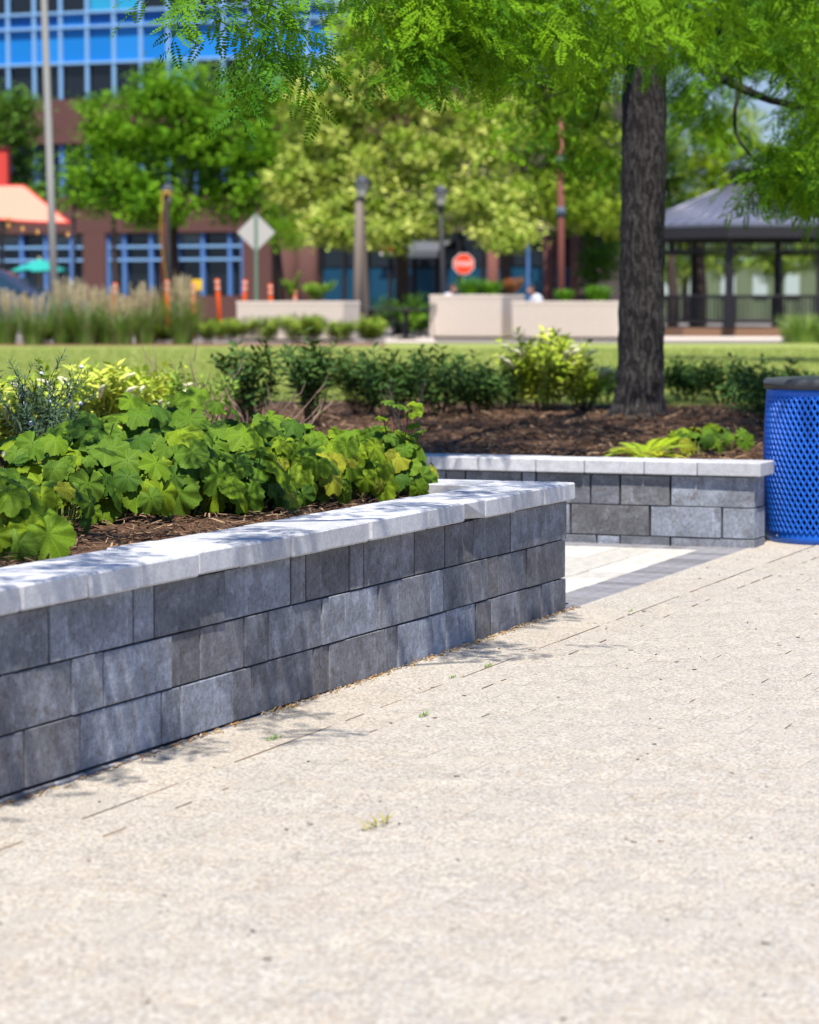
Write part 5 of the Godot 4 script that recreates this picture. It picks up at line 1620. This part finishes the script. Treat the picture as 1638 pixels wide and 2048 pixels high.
	for e in [[0, 1], [1, 0], [2, 0], [3, 0]]:
		var pts := []
		var rd := []
		for i in n + 1:
			var id: int = [i * (n + 1), i * (n + 1) + n, n * (n + 1) + i, i][e[0]]
			pts.append(grid[id])
			rd.append(0.035)
		part("edge_trim", tube_mesh(pts, rd, 6), redm, sa)
	for a in [[-170, 82.0, 5.2], [150, 84.5, 4.3]]:
		var f: Vector3 = at(a[0], a[1], 0.4) - sa.position
		part("post", tube_mesh([f, f + Vector3(0, a[2] - 0.4, 0)], [0.05, 0.045], 10), dm, sa)
	var rb := thing("red_sign_box", "red box sign standing above the shade sail", "sign", at(-45, 88, 0.4))
	var y0 := hgt(372, 88) - 0.4
	var y1 := hgt(300, 88) - 0.4
	part("box", box_mesh(Vector3(2.1, y1 - y0, 0.8), 0.02), redm, rb, Vector3(0, (y0 + y1) / 2, 0))
	part("lid", box_mesh(Vector3(2.2, 0.08, 0.9), 0.01), mat("lid_dark", lin(0.12, 0.02, 0.02), 0.7), rb, Vector3(0, y1 + 0.042, 0))
	for x in [-0.8, 0.8]: part("leg", box_mesh(Vector3(0.12, y0, 0.12), 0.01), dm, rb, Vector3(x, y0 / 2, 0))
	var sl := thing("string_lights", "string of round amber bulbs hanging below the shade sail", "string lights", at(60, 79, 0.4))
	var bulbs := [[-40, 446], [17, 453], [45, 460], [75, 466], [136, 471], [17, 438]]
	var wire := []
	var wr := []
	for i in 5:
		var p := at(bulbs[i][0], 79, hgt(bulbs[i][1] - 7, 79)) - sl.position
		wire.append(p)
		wr.append(0.006)
	wire.append(at(150, 79.5, hgt(445, 79.5)) - sl.position)
	wr.append(0.006)
	part("wire", tube_mesh(wire, wr, 5), dm, sl)
	for b in bulbs: part("bulb", lathe_mesh([Vector2(0, -0.06), Vector2(0.04, -0.045), Vector2(0.058, 0.0), Vector2(0.045, 0.04), Vector2(0.02, 0.06), Vector2(0.02, 0.10), Vector2(0, 0.10)], 12), mat("amber", lin(0.55, 0.26, 0.05), 0.15), sl, at(b[0], 79, hgt(b[1], 79)) - sl.position)

func build_car():
	var o := thing("parked_car", "dark blue parked car mostly hidden behind ornamental grasses", "car", at(58, 67.0, 0.4))
	var paint := mat("car_paint", lin(0.012, 0.03, 0.09), 0.25)
	paint.clearcoat_enabled = true
	paint.clearcoat = 1.0
	var glass := mat("car_glass", lin(0.02, 0.05, 0.09), 0.06)
	# side outline, front to the right; x from the base of the windscreen
	var prof := [Vector2(1.5, 0.35), Vector2(1.55, 0.75), Vector2(1.35, 0.98), Vector2(0.45, 1.08), Vector2(-0.45, 1.62), Vector2(-0.9, 1.72), Vector2(-2.4, 1.70), Vector2(-2.95, 1.10), Vector2(-3.0, 0.4)]
	var st := start()
	st.set_smooth_group(-1)
	var w := 0.9
	var ins := func(p): return 0.18 if p.y > 1.2 else (0.06 if p.y > 0.9 else 0.0)
	var c := Vector3(-0.7, 0.8, 0)
	for i in prof.size():
		var a: Vector2 = prof[i]
		var b: Vector2 = prof[(i + 1) % prof.size()]
		var ia: float = ins.call(a)
		var ib: float = ins.call(b)
		face(st, [Vector3(a.x, a.y, w - ia), Vector3(b.x, b.y, w - ib), Vector3(b.x, b.y, -w + ib), Vector3(a.x, a.y, -w + ia)], c)
		for s in [-1.0, 1.0]:
			face(st, [Vector3(a.x, a.y, s * (w - ia)), Vector3(b.x, b.y, s * (w - ib)), Vector3(-0.7, 0.8, s * (w - 0.02))], c)
	part("body", done(st), paint, o)
	var wq := start()
	wq.set_smooth_group(-1)
	face(wq, [Vector3(0.36, 1.145, 0.75), Vector3(-0.40, 1.60, 0.66), Vector3(-0.40, 1.60, -0.66), Vector3(0.36, 1.145, -0.75)], c)
	part("windscreen", done(wq), glass, o)
	for s in [-1.0, 1.0]:
		for q in [[[-0.52, 1.54], [-1.35, 1.62], [-1.35, 1.16], [0.05, 1.12]], [[-1.45, 1.62], [-2.3, 1.60], [-2.65, 1.16], [-1.45, 1.16]]]:
			var f := start()
			f.set_smooth_group(-1)
			var pts := []
			for v in q: pts.append(Vector3(v[0], v[1], s * (w - 0.05 - (v[1] - 1.1) * 0.22 + 0.012)))
			face(f, pts, c)
			part("side_window", done(f), glass, o)
		part("mirror", box_mesh(Vector3(0.12, 0.14, 0.2), 0.03), paint, o, Vector3(0.1, 1.12, s * 0.98))
		part("headlight", box_mesh(Vector3(0.14, 0.14, 0.34), 0.03), mat("headlight_glass", lin(0.5, 0.5, 0.48), 0.1), o, Vector3(1.44, 0.82, s * 0.66))
		part("marker_lamp", box_mesh(Vector3(0.1, 0.06, 0.05), 0.01), mat("marker_orange", lin(0.6, 0.14, 0.04), 0.3), o, Vector3(1.2, 0.75, s * 0.90))
		for x in [0.85, -2.1]:
			var wh := part("wheel", lathe_mesh([Vector2(0.0, -0.11), Vector2(0.30, -0.11), Vector2(0.34, -0.08), Vector2(0.34, 0.08), Vector2(0.30, 0.11), Vector2(0.0, 0.11)], 24), mats["rubber"], o, Vector3(x, 0.34, s * 0.83), Basis(Vector3.RIGHT, PI / 2))
			part("rim", lathe_mesh([Vector2(0, -0.12), Vector2(0.2, -0.12), Vector2(0.2, 0.12), Vector2(0, 0.12)], 16), mats["galvanised"], wh)

# ---------------------------------------------------------------- seated people behind the planters
func smin(a: float, b: float, k: float) -> float:
	var h := clampf(0.5 + 0.5 * (b - a) / k, 0.0, 1.0)
	return lerpf(b, a, h) - k * h * (1.0 - h)

func bone_d(p: Vector3, b: Array) -> float:
	var a: Vector3 = b[0]
	var ab: Vector3 = b[1] - a
	var t := clampf((p - a).dot(ab) / maxf(ab.length_squared(), 1e-8), 0.0, 1.0)
	return (p - a - ab * t).length() - lerpf(b[2], b[3], t)

func flesh(bones: Array, cell: float, k: float) -> ArrayMesh:        # one smooth surface round all the bones
	var lo := Vector3.ONE * 99.0
	var hi := -lo
	for b in bones:
		var m := maxf(b[2], b[3]) + cell * 2
		for j in 2:
			lo = lo.min(b[j] - Vector3.ONE * m)
			hi = hi.max(b[j] + Vector3.ONE * m)
	var n := Vector3i(((hi - lo) / cell).ceil()) + Vector3i.ONE
	var val := PackedFloat32Array()
	val.resize(n.x * n.y * n.z)
	for x in n.x:
		for y in n.y:
			for z in n.z:
				var p := lo + Vector3(x, y, z) * cell
				var d := 9.0
				for b in bones: d = smin(d, bone_d(p, b), k)
				val[(x * n.y + y) * n.z + z] = d
	var id := {}
	var vs := []
	for x in n.x - 1:
		for y in n.y - 1:
			for z in n.z - 1:
				var sum := Vector3.ZERO
				var cnt := 0
				var v8 := []
				for c in 8: v8.append(val[((x + (c & 1)) * n.y + y + ((c >> 1) & 1)) * n.z + z + (c >> 2)])
				for e in [[0, 1], [2, 3], [4, 5], [6, 7], [0, 2], [1, 3], [4, 6], [5, 7], [0, 4], [1, 5], [2, 6], [3, 7]]:
					var a: float = v8[e[0]]
					var b: float = v8[e[1]]
					if (a < 0) != (b < 0):
						var t := a / (a - b)
						var p0 := Vector3(e[0] & 1, (e[0] >> 1) & 1, e[0] >> 2)
						var p1 := Vector3(e[1] & 1, (e[1] >> 1) & 1, e[1] >> 2)
						sum += p0.lerp(p1, t)
						cnt += 1
				if cnt > 0:
					id[Vector3i(x, y, z)] = vs.size()
					vs.append(lo + (Vector3(x, y, z) + sum / cnt) * cell)
	var st := start()
	st.set_smooth_group(0)
	var ax := [Vector3i(1, 0, 0), Vector3i(0, 1, 0), Vector3i(0, 0, 1)]
	for x in range(1, n.x - 1):
		for y in range(1, n.y - 1):
			for z in range(1, n.z - 1):
				var o := Vector3i(x, y, z)
				var a: float = val[(x * n.y + y) * n.z + z]
				for i in 3:
					var q: Vector3i = o + ax[i]
					var b: float = val[(q.x * n.y + q.y) * n.z + q.z]
					if (a < 0) == (b < 0): continue
					var u: Vector3i = ax[(i + 1) % 3]
					var v: Vector3i = ax[(i + 2) % 3]
					var c := [o, o - u, o - u - v, o - v]
					if not (id.has(c[0]) and id.has(c[1]) and id.has(c[2]) and id.has(c[3])): continue
					var order := [0, 2, 1, 0, 3, 2] if a < 0 else [0, 1, 2, 0, 2, 3]
					for j in order: st.add_vertex(vs[id[c[j]]])
	return done(st)

func person(label: String, pos: Vector3, turn: float, shirt: Color, bend: float, hair_c: Color, cap: bool):
	var o := thing("person", label, "person", pos, turn, "people sitting behind the planters")
	var hip := Vector3(0, 0.50, 0)
	var chest := hip + Vector3(0, cos(bend) * 0.42, sin(bend) * 0.42)
	var neck := chest + Vector3(0, cos(bend * 0.9) * 0.14, sin(bend * 0.9) * 0.14)
	var head := neck + Vector3(0, 0.13, 0.06 + 0.05 * bend)
	var skin := mat("skin", lin(0.48, 0.25, 0.17), 0.6)
	var body := []
	var arms := []
	for s in [-1.0, 1.0]:
		var sh := chest + Vector3(s * 0.18, 0.04, 0)
		var el := sh + Vector3(s * 0.07, -0.24, 0.10)
		var wr := el + Vector3(-s * 0.06, -0.04, 0.24)
		body.append([sh, el, 0.048, 0.038])
		body.append([el, wr, 0.038, 0.026])
		body.append([wr, wr + Vector3(-s * 0.01, -0.01, 0.07), 0.030, 0.026])
		for f in 4: body.append([wr + Vector3(-0.027 + f * 0.018, -0.01, 0.07), wr + Vector3(-0.030 + f * 0.020, -0.04, 0.13 - 0.008 * absf(f - 1.5)), 0.0095, 0.008])
		body.append([wr + Vector3(-s * 0.03, 0, 0.03), wr + Vector3(-s * 0.055, -0.02, 0.085), 0.011, 0.009])
		arms.append([sh, sh.lerp(el, 0.62), 0.066, 0.060])
		var hp := hip + Vector3(s * 0.10, -0.03, 0)
		var kn := hp + Vector3(s * 0.06, 0.02, 0.44)
		var an := kn + Vector3(0, -0.43, -0.02)
		body.append([hp, kn, 0.085, 0.058])
		body.append([kn, an, 0.055, 0.036])
		body.append([an, an + Vector3(0, -0.03, 0.16), 0.040, 0.030])
	body.append([hip, chest, 0.13, 0.13])
	body.append([neck - Vector3(0, 0.03, 0), head, 0.052, 0.055])
	body.append([head + Vector3(0, 0.03, -0.01), head + Vector3(0, -0.035, 0.03), 0.088, 0.062])
	body.append([head + Vector3(0, 0.0, 0.085), head + Vector3(0, -0.02, 0.105), 0.012, 0.014])
	for s in [-1.0, 1.0]: body.append([head + Vector3(s * 0.085, 0.0, 0), head + Vector3(s * 0.09, -0.03, 0), 0.016, 0.013])
	part("body", flesh(body, 0.022, 0.02), skin, o)
	part("shirt", flesh(arms + [[hip + Vector3(0, -0.02, 0), chest, 0.155, 0.165], [chest + Vector3(-0.13, 0.04, 0), chest + Vector3(0.13, 0.04, 0), 0.085, 0.085]], 0.026, 0.05), mat("shirt" + label.left(12), shirt, 0.85), o)
	var legs := []
	for s in [-1.0, 1.0]: legs.append([hip + Vector3(s * 0.10, -0.03, 0), hip + Vector3(s * 0.15, -0.01, 0.36), 0.108, 0.085])
	part("shorts", flesh(legs + [[hip + Vector3(-0.06, 0, 0), hip + Vector3(0.06, 0, 0), 0.14, 0.14]], 0.03, 0.04), mat("shorts", lin(0.04, 0.05, 0.09), 0.85), o)
	part("cap" if cap else "hair", flesh([[head + Vector3(0, 0.055, -0.02), head + Vector3(0, 0.02, -0.045), 0.090, 0.085]] + ([[head + Vector3(-0.04, 0.07, 0.08), head + Vector3(0.04, 0.07, 0.08), 0.02, 0.02]] if cap else []), 0.02, 0.03), mat("hair" + label.left(12), hair_c, 0.8), o)
	return o

func build_people():
	var p1 := at(1088, 71.6, 0.4)
	person("person in a white shirt bent forward on a bench behind the long planter", p1 + Vector3(0, 0.10, 0), -1.2, lin(0.55, 0.58, 0.68), 0.55, lin(0.05, 0.035, 0.03), false)
	var p2 := at(886, 73.6, 0.4)
	person("person in a dark blue cap sitting behind the tall planter", p2 + Vector3(0, 0.10, 0), 1.3, lin(0.55, 0.20, 0.14), 0.35, lin(0.03, 0.08, 0.22), true)
	var k := 0
	for p in [p1, p2]:
		var b := thing("bench", ["plain timber bench under the person in a white shirt", "plain timber bench under the person in a blue cap"][k], "bench", p, [-1.2, 1.3][k], "benches behind the planters")
		var wood: Material = mats["timber"]
		for i in 3: part("slat", box_mesh(Vector3(1.3, 0.04, 0.13), 0.006), wood, b, Vector3(0, 0.44, -0.15 + i * 0.145))
		for x in [-0.5, 0.5]: part("leg", box_mesh(Vector3(0.07, 0.418, 0.36), 0.006), wood, b, Vector3(x, 0.209, 0))
		k += 1

# ---------------------------------------------------------------- blue litter bin of expanded metal
func build_bin():
	var s := 3.40
	var t := 0.34
	var foot := st_to(s, 0.009 * s, t)
	foot = at(1670, 14.02, 0.027)
	var o := thing("litter_bin", "round blue expanded-metal litter bin with a dark flat lid", "litter bin", foot)
	var blue := mat("bin_blue", lin(0.004, 0.115, 0.60), 0.38)
	blue.metallic_specular = 0.5
	var R := 0.345
	var y0 := 0.055
	var y1 := 0.755
	# diamond mesh: strands that cross as they climb
	var st := start()
	st.set_smooth_group(0)
	var cols := 68
	var rows := 13
	var P := func(i, j):                              # corner points of the diamonds, bellied a little
		var a: float = TAU * (i + (0.5 if int(j) % 2 else 0.0)) / cols
		var k: float = float(j) / (rows * 2)
		var r: float = R - 0.010 + 0.022 * sin(PI * (0.12 + 0.75 * k))
		return Vector3(cos(a) * r, lerpf(y0, y1, k), sin(a) * r)
	for j in rows * 2:
		for i in cols:
			var a: Vector3 = P.call(i, j)
			for q in ([i, i - 1] if j % 2 == 0 else [i, i + 1]):
				var b: Vector3 = P.call(q, j + 1)
				tube(st, [a, b], [0.0062, 0.0062], 5, false)
	part("mesh_body", done(st), blue, o).set_meta("kind", "stuff")
	part("base_band", lathe_mesh([Vector2(R - 0.03, 0.0), Vector2(R - 0.012, 0.0), Vector2(R - 0.004, 0.006), Vector2(R - 0.004, 0.06), Vector2(R - 0.012, 0.066), Vector2(R - 0.03, 0.066)], 56), blue, o)
	part("top_band", lathe_mesh([Vector2(R - 0.02, y1 - 0.03), Vector2(R + 0.004, y1 - 0.03), Vector2(R + 0.006, y1 + 0.02), Vector2(R - 0.02, y1 + 0.02)], 56), blue, o)
	part("floor_plate", lathe_mesh([Vector2(0, 0.03), Vector2(R - 0.031, 0.03), Vector2(R - 0.031, 0.04), Vector2(0, 0.04)], 40), blue, o)
	var lid := mat("lid_plastic", lin(0.055, 0.06, 0.068), 0.32)
	part("lid", lathe_mesh([Vector2(0.0, y1 + 0.015), Vector2(R - 0.03, y1 + 0.015), Vector2(R + 0.018, y1 + 0.008), Vector2(R + 0.021, y1 + 0.045), Vector2(R + 0.010, y1 + 0.058), Vector2(R - 0.03, y1 + 0.062), Vector2(0.13, y1 + 0.070), Vector2(0.12, y1 + 0.05)], 56), lid, o)
	part("liner", lathe_mesh([Vector2(0, 0.05), Vector2(0.27, 0.05), Vector2(0.29, 0.4), Vector2(0.29, y1 - 0.01), Vector2(0.285, y1 - 0.01), Vector2(0.26, 0.06)], 40), mat("liner", lin(0.012, 0.012, 0.014), 0.35), o)
	for i in 8:
		var a := TAU * i / 8.0 + 0.35
		part("bolt", lathe_mesh([Vector2(0, 0), Vector2(0.006, 0), Vector2(0.005, 0.004), Vector2(0, 0.005)], 8), mat("bolt", lin(0.5, 0.5, 0.5), 0.4), o, Vector3(cos(a) * (R - 0.004), 0.036, sin(a) * (R - 0.004)), look(Vector3(cos(a), 0, sin(a)), Vector3.UP))

func _ready():
	rng.seed = 20
	var cam := Camera3D.new()
	cam.name = "camera"
	cam.position = Vector3(0, EYE, 0)
	cam.rotation.x = -PITCH
	cam.fov = rad_to_deg(2.0 * atan(1024.0 / F))
	cam.near = 0.1
	cam.far = 2000.0
	var lens := CameraAttributesPhysical.new()
	lens.frustum_focal_length = 12.0 * F / 1024.0
	lens.exposure_aperture = 2.8
	lens.frustum_focus_distance = 9.6
	cam.attributes = lens
	add_child(cam)
	cam.current = true
	var env := Environment.new()
	env.background_mode = Environment.BG_SKY
	var sky := Sky.new()
	var sm := ProceduralSkyMaterial.new()
	sm.sky_top_color = Color(0.30, 0.52, 0.86)
	sm.sky_horizon_color = Color(0.78, 0.88, 0.97)
	sm.sky_curve = 0.18
	sm.ground_bottom_color = Color(0.35, 0.34, 0.32)
	sm.ground_horizon_color = Color(0.6, 0.62, 0.62)
	sm.sun_angle_max = 8.0
	sm.sky_energy_multiplier = 1.0
	sky.sky_material = sm
	env.sky = sky
	env.background_energy_multiplier = 0.55
	env.tonemap_mode = Environment.TONE_MAPPER_LINEAR
	env.tonemap_exposure = 1.6
	env.sdfgi_enabled = true
	env.ssao_enabled = true
	env.ssil_enabled = true
	var we := WorldEnvironment.new()
	we.name = "world"
	we.environment = env
	add_child(we)
	var sun := DirectionalLight3D.new()
	sun.name = "sun"
	sun.light_color = Color(1.0, 0.965, 0.91)
	sun.light_energy = 1.6
	sun.light_angular_distance = 0.5
	sun.shadow_enabled = true
	add_child(sun)
	var to_sun := Vector3(0.018, 0.899, 0.438)
	sun.look_at_from_position(to_sun * 10.0, Vector3.ZERO, Vector3.RIGHT)

	make_textures()
	surfaces()
	build_pavement()
	build_nook()
	build_beds()
	build_lawn()
	build_walls()
	build_front_plants()
	build_shrubs()
	build_main_tree()
	build_near_tree()
	build_far_trees()
	build_bin()
	build_weeds()
	build_building()
	build_gazebo()
	build_street()
	build_car()
	build_people()
